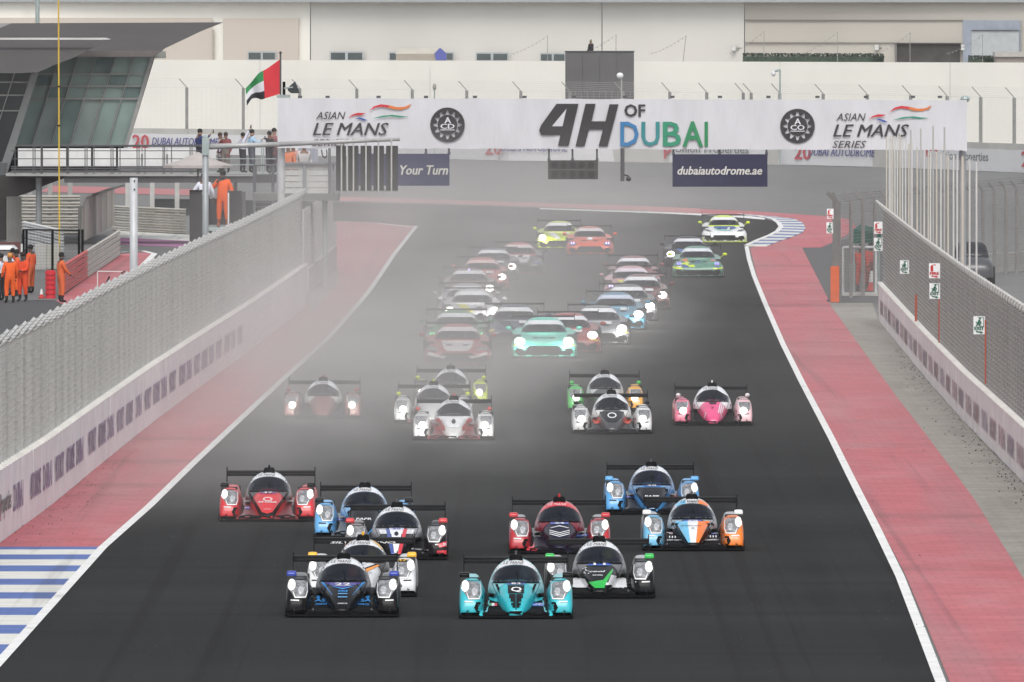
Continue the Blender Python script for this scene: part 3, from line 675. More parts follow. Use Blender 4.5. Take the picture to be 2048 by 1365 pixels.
def d_tri(c):
    B = paint((64, 84, 156)); R = paint((208, 46, 60)); Wt = paint(WHT)
    c.drape('livery_panel', [[(-.33, .58), (.33, .58), (.30, .50), (-.30, .50)]], Wt, .008)
    for sx, m_ in ((-1, B), (1, R)): c.drape('livery_stripe', [[(sx * .20, .59), (sx * .13, .59), (sx * .03, .12), (sx * .09, .12)]], m_, .013)
    c.drape('livery_stripe', [[(-.11, .58), (.11, .58), (.03, .14), (-.03, .14)]], Wt, .011)
    c.drape('sponsor_emblem', [ell(0, .50, .04, .04)], paint((40, 40, 60)), .016); numplate(c, '30', -.14, .14, .575, .61, (190, 190, 220), (80, 80, 150))
    c.text('RICHARD MILLE', .28, .60, .21, .235, flat(WHT), .01, .2, lift=.012, dz=-.03)
    c.drape('livery_panel', [[(.76, .30), (.93, .36), (.93, .26), (.80, .24)], [(.75, .18), (.93, .19), (.93, .11), (.76, .10)], [(-.76, .30), (-.93, .36), (-.93, .26), (-.80, .24)]], R, .012); c.text('TEN', .86, .93, .27, .32, flat(WHT), .04, .2, lift=.02)
def d_yel(c):
    O = paint((240, 150, 40)); K = paint((40, 44, 52))
    c.drape('livery_stripe', [[(-.2, .50), (.0, .50), (.22, .585), (.28, .585), (.05, .45), (-.2, .45)]], K, .010); c.drape('livery_stripe', [[(0, .47), (.26, .57), (.30, .56), (.05, .43)]], O, .013)
    c.text('RACING', -.16, .18, .42, .44, flat((50, 60, 90)), .02, .3, lift=.015); numplate(c, '50', -.2, .02, .575, .615, (60, 110, 150))
    for sx in (-1, 1): c.drape('roof_stripe', [[(sx * .20, .985), (sx * .15, 1.01), (sx * .28, .93), (sx * .37, .82), (sx * .36, .88)]], paint((242, 186, 40)), .013)
    c.drape('livery_panel', [[(.60, .66), (.70, .67), (.78, .655), (.78, .62), (.60, .62)]], paint((60, 50, 30)), .012); c.text('47', .62, .78, .625, .665, flat((242, 186, 40)), .05, lift=.02)
def d_pink(c):
    for i in range(3): c.drape('livery_stripe', [[(.11 + i * .045, .33), (.135 + i * .045, .33), (.20 + i * .05, .58), (.175 + i * .05, .58)]], paint(WHT), .011)
    c.drape('sponsor_emblem', [[(-.1, .60), (.1, .60), (.07, .55), (-.07, .55)]], paint((40, 40, 60)), .010); c.text('7', -.05, .03, .43, .48, flat((120, 20, 70)), .05)
    for sx in (-1, 1): c.drape('air_inlet', [[(sx * a, b) for a, b in ((.42, .56), (.53, .56), (.52, .44), (.46, .44))]], black_m, .010); c.drape('nose_strut', [[(sx * .2, .2), (sx * .225, .2), (sx * .19, .34), (sx * .17, .34)]], paint(WHT), .012)
def d_wb(c):
    c.drape('livery_panel', [[(-.30, .57), (.30, .57), (.24, .42), (.10, .30), (-.10, .30), (-.24, .42)]], paint((44, 44, 50)), .009); c.drape('sponsor_emblem', [ell(0, .47, .11, .07)], paint(WHT), .013); c.drape('sponsor_emblem', [ell(0, .47, .08, .045)], paint((40, 40, 46)), .017)
    for sx in (-1, 1): c.drape('livery_panel', [ell(sx * .37, .36, .11, .09)], paint((196, 70, 50)), .012)
def d_wr(c):
    c.drape('livery_panel', [[(-.30, .58), (.30, .58), (.12, .33), (-.12, .33)]], paint(WHT), .010); c.drape('sponsor_emblem', [ell(0, .47, .05, .06)], paint((60, 56, 60)), .014)
    for sx in (-1, 1): c.drape('livery_panel', [[(sx * a, b) for a, b in ((.34, .56), (.52, .56), (.5, .32), (.2, .24), (.2, .34))]], paint((170, 60, 54)), .010)

lmp('black prototype with pale blue arrow stripes and blue mirrors, front left of the field', 684, 1237, (30, 30, 34), roof=(58, 60, 66), mirror=(34, 58, 160), rear=(78, 80, 86), helmet=(226, 110, 40), deco=d_black, group='second generation prototypes leading the start')
lmp('turquoise prototype with a white letter Q and small tricolour flag on its nose', 1032, 1240, TEAL, mirror=BLK, roof=(120, 176, 184), rear=(130, 200, 208), helmet=(150, 200, 205), deco=d_teal, group='second generation prototypes leading the start')
lmp('white prototype with yellow fender tops half hidden behind the black one', 723, 1196, (212, 214, 216), mirror=(240, 182, 30), helmet=(214, 220, 60), roof=(70, 70, 70), deco=d_yel, wingtext='SILV     VUNO', intake=BLK, low=(160, 160, 162), group='second generation prototypes leading the start')
lmp('black and white prototype with green mirrors and a green stripe on its nose', 1200, 1199, (34, 36, 38), mirror=(36, 180, 74), roof=(110, 112, 116), rear=(170, 172, 176), helmet=(190, 220, 40), deco=d_11, group='second generation prototypes leading the start')
lmp('black prototype with blue white and red stripes down its nose and red mirrors', 792, 1122, (44, 40, 44), left=(120, 112, 114), mirror=(202, 48, 52), roof=(150, 152, 160), nose=(40, 38, 42), deco=d_tri, lamp=lamp_y, group='second generation prototypes leading the start')
lmp('red prototype with dark navy nose bearing a white layered diamond emblem', 1119.5, 1110, (176, 36, 46), nose=(40, 38, 62), low=(36, 34, 54), roof=(120, 44, 58), visor=(212, 36, 46), vtext=WHT, mirror=(196, 44, 52), rear=(150, 150, 155), deco=d_24, group='second generation prototypes leading the start')
lmp('light blue and orange prototype with a white centre stripe, right of the field', 1387, 1104, (30, 30, 34), left=(104, 176, 212), right=(236, 124, 36), roof=(150, 158, 166), nose=(24, 24, 28), mirror=(226, 226, 226), rear=(170, 172, 178), deco=d_orange, group='second generation prototypes leading the start')
lmp('red prototype with black mirrors and white visor alone at the far left', 534, 1045, (204, 38, 46), low=(110, 28, 34), roof=(90, 88, 92), mirror=BLK, nose=(204, 38, 46), deco=d_red, group='second generation prototypes leading the start')
lmp('sky blue prototype half hidden behind the black tricolour one', 727, 1078, (96, 168, 222), low=(70, 76, 84), roof=(130, 170, 206), mirror=(40, 44, 50), deco=d_blue, helmet=(190, 200, 90), group='second generation prototypes leading the start')
lmp('sky blue prototype with black nose, rearmost of the leading group on the right', 1305, 1031, (84, 160, 220), low=(26, 28, 34), roof=(110, 140, 176), mirror=(84, 160, 220), deco=d_blue, helmet=(80, 90, 190), group='second generation prototypes leading the start')
g3 = 'smaller prototypes of the middle group'
lmp('pink prototype with paler right side, far right of the middle group', 1427, 853, (222, 80, 132), right=(232, 190, 196), left=(222, 116, 142), mirror=(220, 214, 216), roof=(214, 214, 218), lights='lo', lamp=lamp_y, deco=d_pink, group=g3)
lmp('white prototype with orange patches beside its black nose, before the green and orange one', 1224.5, 870, (214, 214, 214), nose=(60, 60, 66), low=(50, 50, 54), mirror=(40, 40, 40), lights='lo', lamp=lamp_y, deco=d_wb, group=g3)
lmp('prototype with green left side and orange right side behind the white one', 1211, 826, (60, 62, 66), left=(84, 196, 96), right=(236, 170, 60), mirror=(80, 190, 90), lights='lo', lamp=lamp_y, roof=(190, 192, 194), group=g3)
lmp('white prototype with white hood triangle and red flanks, front of the middle group', 907, 883, (206, 206, 206), nose=(200, 200, 200), low=(120, 50, 48), mirror=(196, 84, 70), lights='lo', lamp=lamp_y, deco=d_wr, roof=(214, 214, 216), group=g3)
lmp('pale grey prototype with a neon yellow mirror, left of the white and red one', 866, 850, (196, 198, 198), low=(110, 70, 68), mirror=(214, 226, 40), lights='lo', lamp=lamp_y, roof=(200, 202, 204), group=g3)
lmp('neon yellow and white prototype rearmost of its cluster of three', 901, 815, (60, 62, 64), right=(208, 226, 40), mirror=(208, 226, 40), lights='lo', lamp=lamp_y, roof=(210, 212, 214), rear=(200, 216, 60), group=g3)
lmp('dusty prototype almost lost in the dust cloud at the left of the track', 644, 841, (150, 110, 104), mirror=(150, 60, 54), lights='lo', lamp=lamp_y, roof=(190, 190, 190), nose=(130, 84, 78), group=g3)

# ---------------------------------------------------------------- GT cars
GTB = [(.00, .80, .28), (.03, .86, .38), (.12, .90, .47), (.35, .94, .54), (.75, .965, .60), (1.15, .975, .66), (1.5, .97, .71), (1.9, .94, .74), (2.6, .93, .75), (3.2, .95, .77), (3.7, .98, .80), (4.2, .97, .80), (4.5, .92, .75), (4.6, .86, .58)]
GTC = [(1.30, .66, .70), (1.5, .70, .80), (1.75, .70, .91), (2.0, .68, 1.01), (2.3, .65, 1.11), (2.7, .63, 1.15), (3.1, .57, 1.13), (3.5, .50, 1.04), (3.9, .40, .93), (4.2, .30, .86)]
GWS = [(-.64, .80), (.64, .80), (.62, .90), (.55, 1.00), (.45, 1.045), (-.45, 1.045), (-.55, 1.00), (-.62, .90)]
def gt(label, px, py, body, roof=None, visor=WHT, style='aston', lamps=None, lamp_side='both', mirror=None, hood=None, low=BLK, yaw=0.0, group='GT race cars in the dusty pack', deco=None, wing=BLK, extra=None):
    c = Car('gt_race_car', label, group, px, py, yaw); roof = roof or body; mirror = mirror or body
    def ring(y, w, z):
        fb = interp([(0, 0), (.12, .01), (.6, .07), (.95, .085), (1.5, .0), (3.0, .0), (3.7, .05), (4.6, .0)], y)
        out = []
        for i in range(27):
            t = pi * i / 26; cc, ss = cos(t), sin(t); x = -w * math.copysign(abs(cc) ** (2 / 5.5), cc)
            top = z + fb * exp(-((abs(x) - .74) / .16) ** 2) - (0.02 if abs(x) < .25 and y < 1.3 else 0)
            out.append(Vector((x, y, .09 + (top - .09) * abs(ss) ** (2 / 5.5))))
        return out
    c.lf('body', [ring(*q) for q in GTB], paint(body), skip=lambda q: abs(q.x) > .9 and min(abs(q.y - .95), abs(q.y - 3.75)) < .34 and q.z < .66)
    gws = [(x * .92, (z - .92) * .84 + .92) for x, z in GWS]
    den = sum([[tuple(a[k] + (b[k] - a[k]) * t for k in range(3)) for t in (0, .5)] for a, b in zip(GTC, GTC[1:])], []) + [GTC[-1]]
    c.lf('roof', [sup(0, w, .55, z, y, 3.0, 26) for y, w, z in den], paint(roof), skip=lambda q: q.y < 2.35 and inpoly(q.x, q.z + q.y * TH, gws))
    v, f = loft([sup(0, w, .55, z, y, 3.0, 26) for y, w, z in GTC]); b = len(c.tv); c.tv += v; c.tf += [[i + b for i in q] for q in f]
    c.freeze()
    mb = MB(); mb.box((-.5, 1.9, .5), (.5, 3.0, .72)); mb.box((-.5, 2.7, .7), (.5, 2.75, 1.05)); c.mb('cockpit_tub', mb, black_m)
    mb = MB(); mb.ball((.26, 2.4, .88), (.13, .14, .13), 10, 6); c.mb('helmet', mb, flat((200, 200, 200)), smooth=True)
    c.drape('windscreen', [GWS], glass_m, .008, .09)
    c.drape('visor_band', [[(-.60, .92), (-.55, 1.00), (-.45, 1.04), (.45, 1.04), (.55, 1.00), (.60, .92), (.59, 1.02), (.50, 1.13), (.40, 1.165), (-.40, 1.165), (-.50, 1.13), (-.59, 1.02)]], paint(visor), .012, .09)
    mb = MB(); mb.box((-.97, -.05, .05), (.97, .5, .075)); c.mb('splitter', mb, paint(low))
    for sx in (-1, 1):
        mb = MB(); mb.box((sx * .62 - .012, -.02, .075), (sx * .62 + .012, .04, .16)); mb.box((sx * .90 - .01, .0, .07), (sx * .90 + .01, .3, .28)); c.mb('splitter_strut', mb, paint(low) if low != BLK else carbon)
    gp = {'aston': [(-.42, .38), (.42, .38), (.52, .29), (.46, .15), (-.46, .15), (-.52, .29)], 'porsche': [(-.55, .30), (.55, .30), (.60, .15), (-.60, .15)],
          'ferrari': [(-.45, .34), (.45, .34), (.50, .15), (-.50, .15)]}[style]
    gr = c.drape('grille', [gp], black_m, .008, .1)
    for sx in (-1, 1):
        c.drape('side_inlet', [[(sx * a, b2) for a, b2 in ((.60, .30), (.84, .33), (.84, .16), (.62, .15))]], black_m, .009, .1)
        if style == 'porsche': lp = ell(sx * .70, .55, .12, .11)
        elif style == 'ferrari': lp = [(sx * a, b2) for a, b2 in ((.52, .50), (.60, .57), (.84, .63), (.88, .58), (.70, .50))]
        else: lp = [(sx * a, b2) for a, b2 in ((.52, .44), (.56, .52), (.78, .60), (.86, .57), (.84, .48), (.68, .43))]
        hl = c.drape('headlight', [lp], glass_m if style == 'ferrari' else lens_m, .010, .07)
        if lamps is not None and (lamp_side == 'both' or (lamp_side == 'right') == (sx > 0)):
            z_ = {'porsche': .55, 'ferrari': .56, 'aston': .51}[style]; r_ = .12 if lamps in (lamp_w, lamp_y) else .07
            if lamps in (lamp_w, lamp_y): c.drape('lamp', [ell(sx * .70, z_, r_ * 1.25, r_)], lamps, .020, .07, hl)
            else:
                for k in (-1, 1): c.drape('lamp', [ell(sx * .70 + k * .045, z_, .032, .05, 8)], lamps, .020, .07, hl)
        mb = MB(); mb.ball((sx * 1.02, 1.62, .86), (.09, .06, .055), 10, 6); mb.rod((sx * .85, 1.65, .74), (sx * 1.0, 1.63, .85), .015, 4); c.mb('mirror', mb, paint(mirror), smooth=True)
        for yy in (.95, 3.75):
            w = MB(); w.rod((sx * .66, yy, .345), (sx * .965, yy, .345), .345, 18); c.mb('wheel', w, rubber)
        mb = MB(); mb.prism([(sx * .90, 4.30, .95), (sx * .90, 4.75, .95), (sx * .90, 4.75, 1.22), (sx * .90, 4.32, 1.22)], (-sx * .015, 0, 0)); c.mb('wing_endplate', mb, carbon)
        mb = MB(); mb.prism([(sx * .40, 4.2, .84), (sx * .40, 4.4, .84), (sx * .40, 4.6, 1.13), (sx * .40, 4.5, 1.13)], (-sx * .02, 0, 0)); c.mb('wing_support', mb, carbon)
    mb = MB(); mb.prism([(-.9, 4.38, 1.10), (-.9, 4.5, 1.135), (-.9, 4.72, 1.15), (-.9, 4.5, 1.105)], (1.8, 0, 0)); c.mb('wing_element', mb, paint(wing) if wing != BLK else carbon)
    if hood: c.drape('bonnet_panel', [[(-.46, .76), (.46, .76), (.38, .52), (.30, .44), (-.30, .44), (-.38, .52)]], paint(hood), .012, .08)
    gr2 = random.Random(px)
    c.drape('lower_bumper', [[(-.92, .075), (.92, .075), (.93, .21), (.60, .25), (-.60, .25), (-.93, .21)]], black_m, .005, .1)
    for sx in (-1, 1):
        c.drape('bonnet_vent', [[(sx * a, b) for a, b in ((.14, .60), (.34, .61), (.30, .645), (.15, .64))]], black_m, .016, .09)
        c.drape('fender_vent', [[(sx * a, b) for a, b in ((.66, .66), (.84, .66), (.82, .69), (.68, .69))]], black_m, .012, .09)
        c.drape('livery_stripe', [[(sx * a, b) for a, b in ((.60, .42), (.92, .36), (.93, .40), (.62, .46))]], paint(gr2.choice(((220, 220, 222), (40, 40, 44), (200, 60, 56), (60, 90, 160), (230, 200, 60)))), .014, .09)
        c.drape('windscreen_pillar', [[(sx * a, b) for a, b in ((.64, .80), (.68, .80), (.60, 1.02), (.555, 1.0))]], black_m, .012, .09)
    if not deco:
        k_ = gr2.choice(((226, 226, 228), (36, 36, 40), (214, 214, 60), (70, 110, 180))); c.drape('livery_panel', [[(-.50, .74), (-.20, .74), (.05, .46), (-.15, .44)]], paint(k_), .018, .09)
        c.drape('number_panel', [[(.14, .66), (.40, .66), (.40, .75), (.14, .75)]], paint(WHT), .018, .09)
    if deco: deco(c)
    return c
MINT = (92, 204, 184)
def d_mint(c): c.text('aston', -.25, .25, .60, .66, flat((60, 120, 116)), .02, .1, lift=.02)
def d_gy(c):
    random.seed(11)
    for cc in ((60, 120, 180), (210, 226, 50), (210, 120, 60), (60, 170, 130), (210, 226, 50), (50, 90, 160)) * 2:
        x = random.uniform(-.7, .55); z = random.uniform(.40, .72)
        c.drape('livery_panel', [[(x, z), (x + random.uniform(.1, .28), z + random.uniform(-.05, .05)), (x + random.uniform(.08, .2), z + random.uniform(.06, .12)), (x - .03, z + .06)]], paint(cc), .014, .09)
    for sx in (-1, 1): c.drape('livery_stripe', [[(sx * a, b) for a, b in ((.52, .38), (.92, .39), (.95, .45), (.90, .35), (.60, .33))]], paint((214, 230, 40)), .016, .09)
    c.text('97', -.2, .1, .58, .69, flat((60, 80, 60)), .04, lift=.03)
def d_ferr(c):
    c.drape('bonnet_panel', [[(-.42, .76), (.44, .76), (.52, .66), (.35, .60), (-.1, .62), (-.44, .68)]], paint((40, 80, 150)), .012, .08)
    c.drape('livery_panel', [[(-.44, .64), (-.1, .60), (.3, .58), (.25, .53), (-.2, .55), (-.4, .60)]], paint((110, 200, 190)), .016, .08)
    c.drape('livery_panel', [[(.1, .56), (.2, .56), (.26, .72), (.16, .70)]], paint(WHT), .02, .08)
def d_or(c): c.drape('sponsor_emblem', [ell(0, .72, .12, .06)], paint(WHT), .014); 
def d_redw(c):
    for sx in (-1, 1): c.drape('livery_panel', [[(sx * a, b) for a, b in ((.30, .30), (.40, .22), (.9, .34), (.80, .42), (.5, .30))]], paint((216, 206, 208)), .016, .09)
gt('mint green coupe with both headlights glaring, front of the GT pack', 1088, 719, MINT, lamps=lamp_y, hood=(120, 214, 196), deco=d_mint)
gt('red coupe with a white bonnet panel, left of the mint green one', 915, 734, (156, 52, 50), lamps=None, hood=(214, 206, 208), deco=d_redw, visor=(214, 208, 212))
gt('green coupe with small green lights, behind the red one with white bonnet', 912, 703, (64, 130, 84), lamps=lamp_g, hood=(160, 110, 100))
gt('dark navy coupe with a broad black wing behind the mint green car', 1029, 690, (60, 62, 84), lamps=None)
gt('red coupe with one bright slit headlight, right behind the mint green car', 1137, 709, (156, 50, 48), lamps=lamp_w, style='ferrari', lamp_side='right')
gt('grey coupe with dark bonnet, between the red and the blue coupes on the right', 1197, 692, (112, 114, 118), lamps=lamp_w, lamp_side='right')
gt('blue coupe with a round bright headlight in the right hand row', 1232, 662, (64, 124, 150), lamps=lamp_y, lamp_side='right', visor=(200, 206, 226))
gt('dark grey coupe with one bright headlight behind the blue coupe', 1256, 644, (84, 84, 88), lamps=lamp_y, lamp_side='right')
gt('dark red coupe with a bright right headlight, edge of the right hand row', 1283, 621, (104, 50, 48), lamps=lamp_w, lamp_side='right')
gt('pale pink coupe with violet headlights in the right hand row', 1263, 602, (196, 150, 156), lamps=lamp_v, visor=(224, 214, 224))
gt('maroon coupe with white visor, topmost of the right hand row', 1268, 579, (130, 62, 66), lamps=None)
gt('multicoloured coupe with round blue headlights and neon yellow mirrors', 1396, 557, (80, 132, 112), style='porsche', lamps=lamp_b, mirror=(214, 230, 40), deco=d_gy, visor=(216, 222, 228))
gt('black coupe behind the multicoloured one with blue headlights', 1378, 535, (34, 34, 38), lamps=lamp_w, style='aston', lamp_side='left', visor=(214, 216, 222))
gt('white coupe with neon yellow roof, mirrors and splitter in the far corner', 1449, 487, (222, 224, 226), roof=(200, 222, 60), style='ferrari', lamps=None, mirror=(206, 226, 30), low=(200, 220, 40), deco=d_ferr)
gt('orange red coupe with violet headlights, far centre of the track', 1180, 512, (222, 84, 46), lamps=lamp_v, roof=(190, 110, 96), deco=d_or, visor=(210, 206, 206))
gt('lime yellow coupe with one glaring headlight, far centre of the track', 1119, 500, (190, 208, 40), lamps=lamp_y, lamp_side='left', roof=(196, 206, 110))
gt('dark coupe with white nose and red roof edge, top of the left hand row', 1037, 549, (70, 56, 60), roof=(186, 90, 80), hood=(200, 200, 200), low=(130, 60, 56), visor=(220, 208, 208))
gt('charcoal coupe with pale visor, second from the top of the left hand row', 986, 561, (76, 70, 76), lamps=lamp_w, lamp_side='right')
gt('faded red coupe, third from the top of the left hand row', 964, 583, (180, 84, 70), lamps=lamp_w, lamp_side='right', visor=(222, 190, 188))
gt('dull maroon coupe with a tiny violet roof light in the left hand row', 938, 607, (118, 74, 78), lamps=lamp_w, lamp_side='right', deco=lambda c: c.drape('roof_light', [ell(0, 1.19, .035, .03, 8)], lamp_v, .02, .09))
gt('pale grey coupe with a glaring right headlight in the left hand row', 933, 642, (150, 148, 152), lamps=lamp_y, lamp_side='right')
gt('dusty white coupe with both headlights glaring, left side of the pack', 944, 654, (196, 196, 200), lamps=lamp_y)

# real light thrown by the brightest lamps into the dust
_ld = bpy.data.lights.new("headlight_beam", 'POINT'); _ld.energy = 14.0; _ld.shadow_soft_size = 0.12; _ld.color = (1.0, 0.99, 0.92)
_lg = _ld.copy(); _lg.energy = 55.0
for car in [o for o in COL.objects if o.type == 'EMPTY' and o.name.startswith(('gt_race_car', 'prototype_race_car'))]:
    lab = car['label']; g_ = car.name.startswith('gt')
    if g_ and 'both headlights' in lab: xs = (-.7, .7)
    elif g_ and ('one glaring' in lab): xs = (-.7,)
    elif g_ and ('glaring right' in lab or 'round bright' in lab or 'dark grey coupe with one bright' in lab or 'dark bonnet' in lab): xs = (.7,)
    elif not g_ and ('dusty prototype' in lab or 'front of the middle' in lab or 'pale grey prototype' in lab): xs = (-.73, .73)
    else: continue
    for x in xs:
        lo = bpy.data.objects.new('headlight_beam', _lg if g_ else _ld); COL.objects.link(lo); lo.parent = car; lo.location = (x, -.30, .52 if g_ else .40)
# ================================================================ GANTRY over the track
DG = 450.0
def vplane(px0, px1, py0, py1, d):           # corner, right, up of an upright rectangle facing the camera
    a = P(px0, py1, d); return a, P(px1, py1, d) - a, P(px0, py0, d) - a
def box_at(mb, px0, px1, py0, py1, d, th):   # box whose front face shows at these photo rows/columns at distance d
    a = P(px0, py1, d); b = P(px1, py0, d); mb.box((a.x, d, a.z), (b.x, d + th, b.z)); return mb
bann_m = mat("banner_vinyl", (0.60, 0.60, 0.63), 0.55, var=0.05, scale=1.2, bump=0.6, bscale=1.4)
bann_m.node_tree.nodes['Bump'].inputs['Distance'].default_value = 0.10; bann_m.node_tree.nodes['Mapping'].inputs['Rotation'].default_value = (0, radians(35), 0); bann_m.node_tree.nodes['Mapping'].inputs['Scale'].default_value = (1.6, 1, .35)
ink = mat("print_black", (0.035, 0.033, 0.035), 0.6, var=0.05)
gt_ = Thing('start_gantry', 'steel start gantry carrying the wide white race banner over the track', 'gantry', P(1245, 618, DG) * Vector((1, 1, 0)) if False else Vector((P(1245, 0, DG).x, DG, 0)))
mb = MB(); box_at(mb, 562, 1930, 203, 212, DG + .3, .12); box_at(mb, 562, 1930, 288, 296, DG + .3, .12)
for k in range(23):
    x = 562 + k * 62; mb.rod(P(x, 210, DG + .36), P(x + 62 if k % 2 else x, 290, DG + .36), .04, 5)
gt_.part('truss', mb, steel)
for x0, x1 in ((555, 570), (1919, 1933)):
    mb = MB(); a = P(x0, 200, DG + .3); b = P(x1, 200, DG + .3); r = (b.x - a.x) / 2; c_ = (a.x + b.x) / 2
    mb.rod((c_, DG + .5, 0), (c_, DG + .5, a.z), r, 14); mb.rod((c_, DG + .5, 0), (c_, DG + .5, .06), r * 2, 14); gt_.part('column', mb, mat("column_grey", (0.36, 0.36, 0.37), 0.5, 0.2, var=0.1) if x0 > 600 else mat("column_pale", (0.52, 0.52, 0.53), 0.5, 0.1, var=0.1), smooth=False)
mb = MB(); a = P(1931, 200, DG); mb.ball((a.x, DG + .4, a.z + .02), (.16, .16, .12), 10, 6); a = P(562, 195, DG); mb.box((a.x - .15, DG + .2, a.z - .02), (a.x + .3, DG + .6, a.z + .08)); gt_.part('column_cap', mb, steel)
mb = MB()
for x in (600, 655, 757, 852, 950, 1049, 1148, 1250, 1345, 1440, 1537, 1635, 1732, 1826, 1880): q = P(x, 195, DG); mb.box((q.x - .07, DG + .1, q.z - .03), (q.x + .07, DG + .2, q.z + .05))
gt_.part('banner_clamp', mb, steel_dk, kind='stuff')
# banner with folds
B = Thing('banner', 'white vinyl race banner across the start gantry reading 4H of Dubai', 'banner', P(555, 298, DG))
nx, nz = 150, 14; vs = []; fs = []
random.seed(5)
folds = [(random.uniform(.0, 1.0), random.uniform(-.5, .5), random.uniform(.004, .012), random.uniform(.008, .03)) for _ in range(36)] + [(.97, .3, .01, .03), (.90, .25, .009, .03), (.93, .35, .008, .025)]
def bz(u, v):
    y = 0
    for c0, sl, w, am in folds:
        y += .6 * am * exp(-(((u - c0) - sl * .05 * (v - .5)) / w) ** 2)
    return y + .015 * sin(u * 60 + v * 3)
for j in range(nz + 1):
    for i in range(nx + 1):
        u, v = i / nx, j / nz
        top = 196 + (200 - 196) * u + 1.2 * abs(sin(u * pi * 14)); bot = 297.5 + u * 4 - 1.2 * abs(sin(u * pi * 14 + .5))
        if u > .995: top, bot = 201, 304
        q = P(555 + (1934 - 555) * u, bot + (top - bot) * v, DG); vs.append(Vector((q.x, DG - bz(u, v), q.z)))
fs = [(j * (nx + 1) + i, j * (nx + 1) + i + 1, (j + 1) * (nx + 1) + i + 1, (j + 1) * (nx + 1) + i) for j in range(nz) for i in range(nx)]
mb = MB(); mb.add(vs, fs); B.part('banner_sheet', mb, bann_m, smooth=True)
def bt(s, x0, x1, y0, y1, m, bold=0, shear=0, name='lettering'):
    mb = MB(); a, u, w = vplane(x0, x1, y0, y1, DG - .06); text_on(mb, s, a, u, w, bold, shear, lift=Vector((0, 0, 0))); B.part(name, mb, m)
def bpoly(pts, m, name='emblem_shape', dy=.06):
    mb = MB(); q = [P(x, y, DG - dy) for x, y in pts]; mb.prism(q, (0, -.004, 0)); B.part(name, mb, m)
for dx, dy in ((0, 0), (1040.5, 3)):
    bt('ASIAN', 632 + dx, 691 + dx, 224 + dy, 239 + dy, ink, 0, .3); bt('LE MANS', 626 + dx, 777 + dx, 246 + dy, 271 + dy, ink, .035, .3); bt('SERIES', 624 + dx, 692 + dx, 279 + dy, 293 + dy, ink, 0, .3)
    cols = [flat((200, 50, 60)), flat((214, 120, 60)), flat((60, 90, 160)), flat((40, 140, 110))]
    bpoly([(x + dx, y + dy) for x, y in ((696, 236), (706, 229), (716, 226), (732, 227), (722, 231), (710, 231))], cols[0], 'swoosh')
    bpoly([(x + dx, y + dy) for x, y in ((738, 222), (748, 213), (762, 209), (778, 211), (777, 216), (762, 214), (750, 216))], cols[0], 'swoosh')
    bpoly([(x + dx, y + dy) for x, y in ((778, 211), (795, 215), (810, 214), (823, 208), (817, 216), (803, 220), (788, 219), (777, 216))], cols[1], 'swoosh')
    bpoly([(x + dx, y + dy) for x, y in ((710, 238), (718, 235), (726, 237), (735, 241), (728, 242), (718, 238))], cols[2], 'swoosh')
    bpoly([(x + dx, y + dy) for x, y in ((744, 238), (764, 232), (785, 230), (800, 232), (818, 234), (798, 235), (780, 233), (764, 235))], cols[3], 'swoosh')
    cx, cy_, R = 895 + dx - (341 if dx else 0) + 0, 250 + dy, 34.5
    if dx: cx, cy_ = 1595, 252.5
    n = 12; ring = MB(); P0 = lambda r, an, d_=.06: P(cx + r * cos(an), cy_ + r * sin(an), DG - d_)
    for k in range(n):                                        # gear-like emblem: dark rim with light spokes
        a0 = 2 * pi * k / n; poly = [P0(R, a0 + 2 * pi / n * t) for t in (0, .25, .5, .75, 1)] + [P0(R * .84, a0 + 2 * pi / n), P0(R * .80, a0 + 2 * pi / n * .86), P0(R * .64, a0 + 2 * pi / n * .68), P0(R * .60, a0 + 2 * pi / n * .5), P0(R * .64, a0 + 2 * pi / n * .32), P0(R * .80, a0 + 2 * pi / n * .14), P0(R * .84, a0)]
        ring.prism(poly, (0, -.004, 0))
    B.part('emblem_rim', ring, ink)
    bpoly([(cx + R * .58 * cos(2 * pi * k / 20), cy_ + R * .58 * sin(2 * pi * k / 20)) for k in range(20)], ink, 'emblem_disc')
    wt = flat((214, 214, 220))
    for s_, xx, yy, ww, hh in (('CD' if not dx else 'CO', cx - 14, cy_ - 2, 28, 10), ('A', cx - 6, cy_ - 15, 13, 12)):
        mb = MB(); a, u, w = vplane(xx, xx + ww, yy, yy + hh, DG - .08); text_on(mb, s_, a, u, w, .04, 0, lift=Vector((0, 0, 0))); B.part('lettering', mb, wt)
    bpoly([(cx - 15, cy_ + 9.5), (cx + 15, cy_ + 9.5), (cx + 14, cy_ + 11), (cx - 14, cy_ + 11)], wt, 'emblem_bar', .07)
# big 4H
bpoly([(1127, 208), (1158, 208), (1144, 252), (1149, 252), (1144, 269), (1140, 269), (1133, 292), (1114, 292), (1121, 269), (1083, 269), (1078, 262), (1081, 252), (1118, 208)][0:0] or
      [(1113, 208), (1157, 208), (1137, 292), (1116, 292), (1121, 270), (1083, 270), (1078, 262), (1082, 251)], ink, 'numeral')
bpoly([(1133, 218), (1104, 253), (1125, 253)], mat("banner_vinyl_patch", (0.60, 0.60, 0.63), 0.55, var=0.03), 'numeral_counter', .067)
bpoly([(1171, 208), (1191, 208), (1183, 243), (1211, 243), (1219, 209), (1237, 209), (1215, 293), (1197, 293), (1206, 259), (1178, 259), (1169, 293), (1151, 293)], ink, 'letter')
bt('OF', 1249, 1290, 209, 234, ink, .035); 
bt('D', 1241, 1277, 244, 293, flat((52, 118, 168)), .02); bt('U', 1283, 1319, 244, 293, flat((50, 132, 136)), .02); bt('B', 1326, 1362, 244, 293, flat((44, 138, 106)), .02); bt('A', 1365, 1406, 243, 294, flat((44, 134, 88)), .02); bt('I', 1409, 1416, 244, 294, flat((44, 130, 84)), .0)
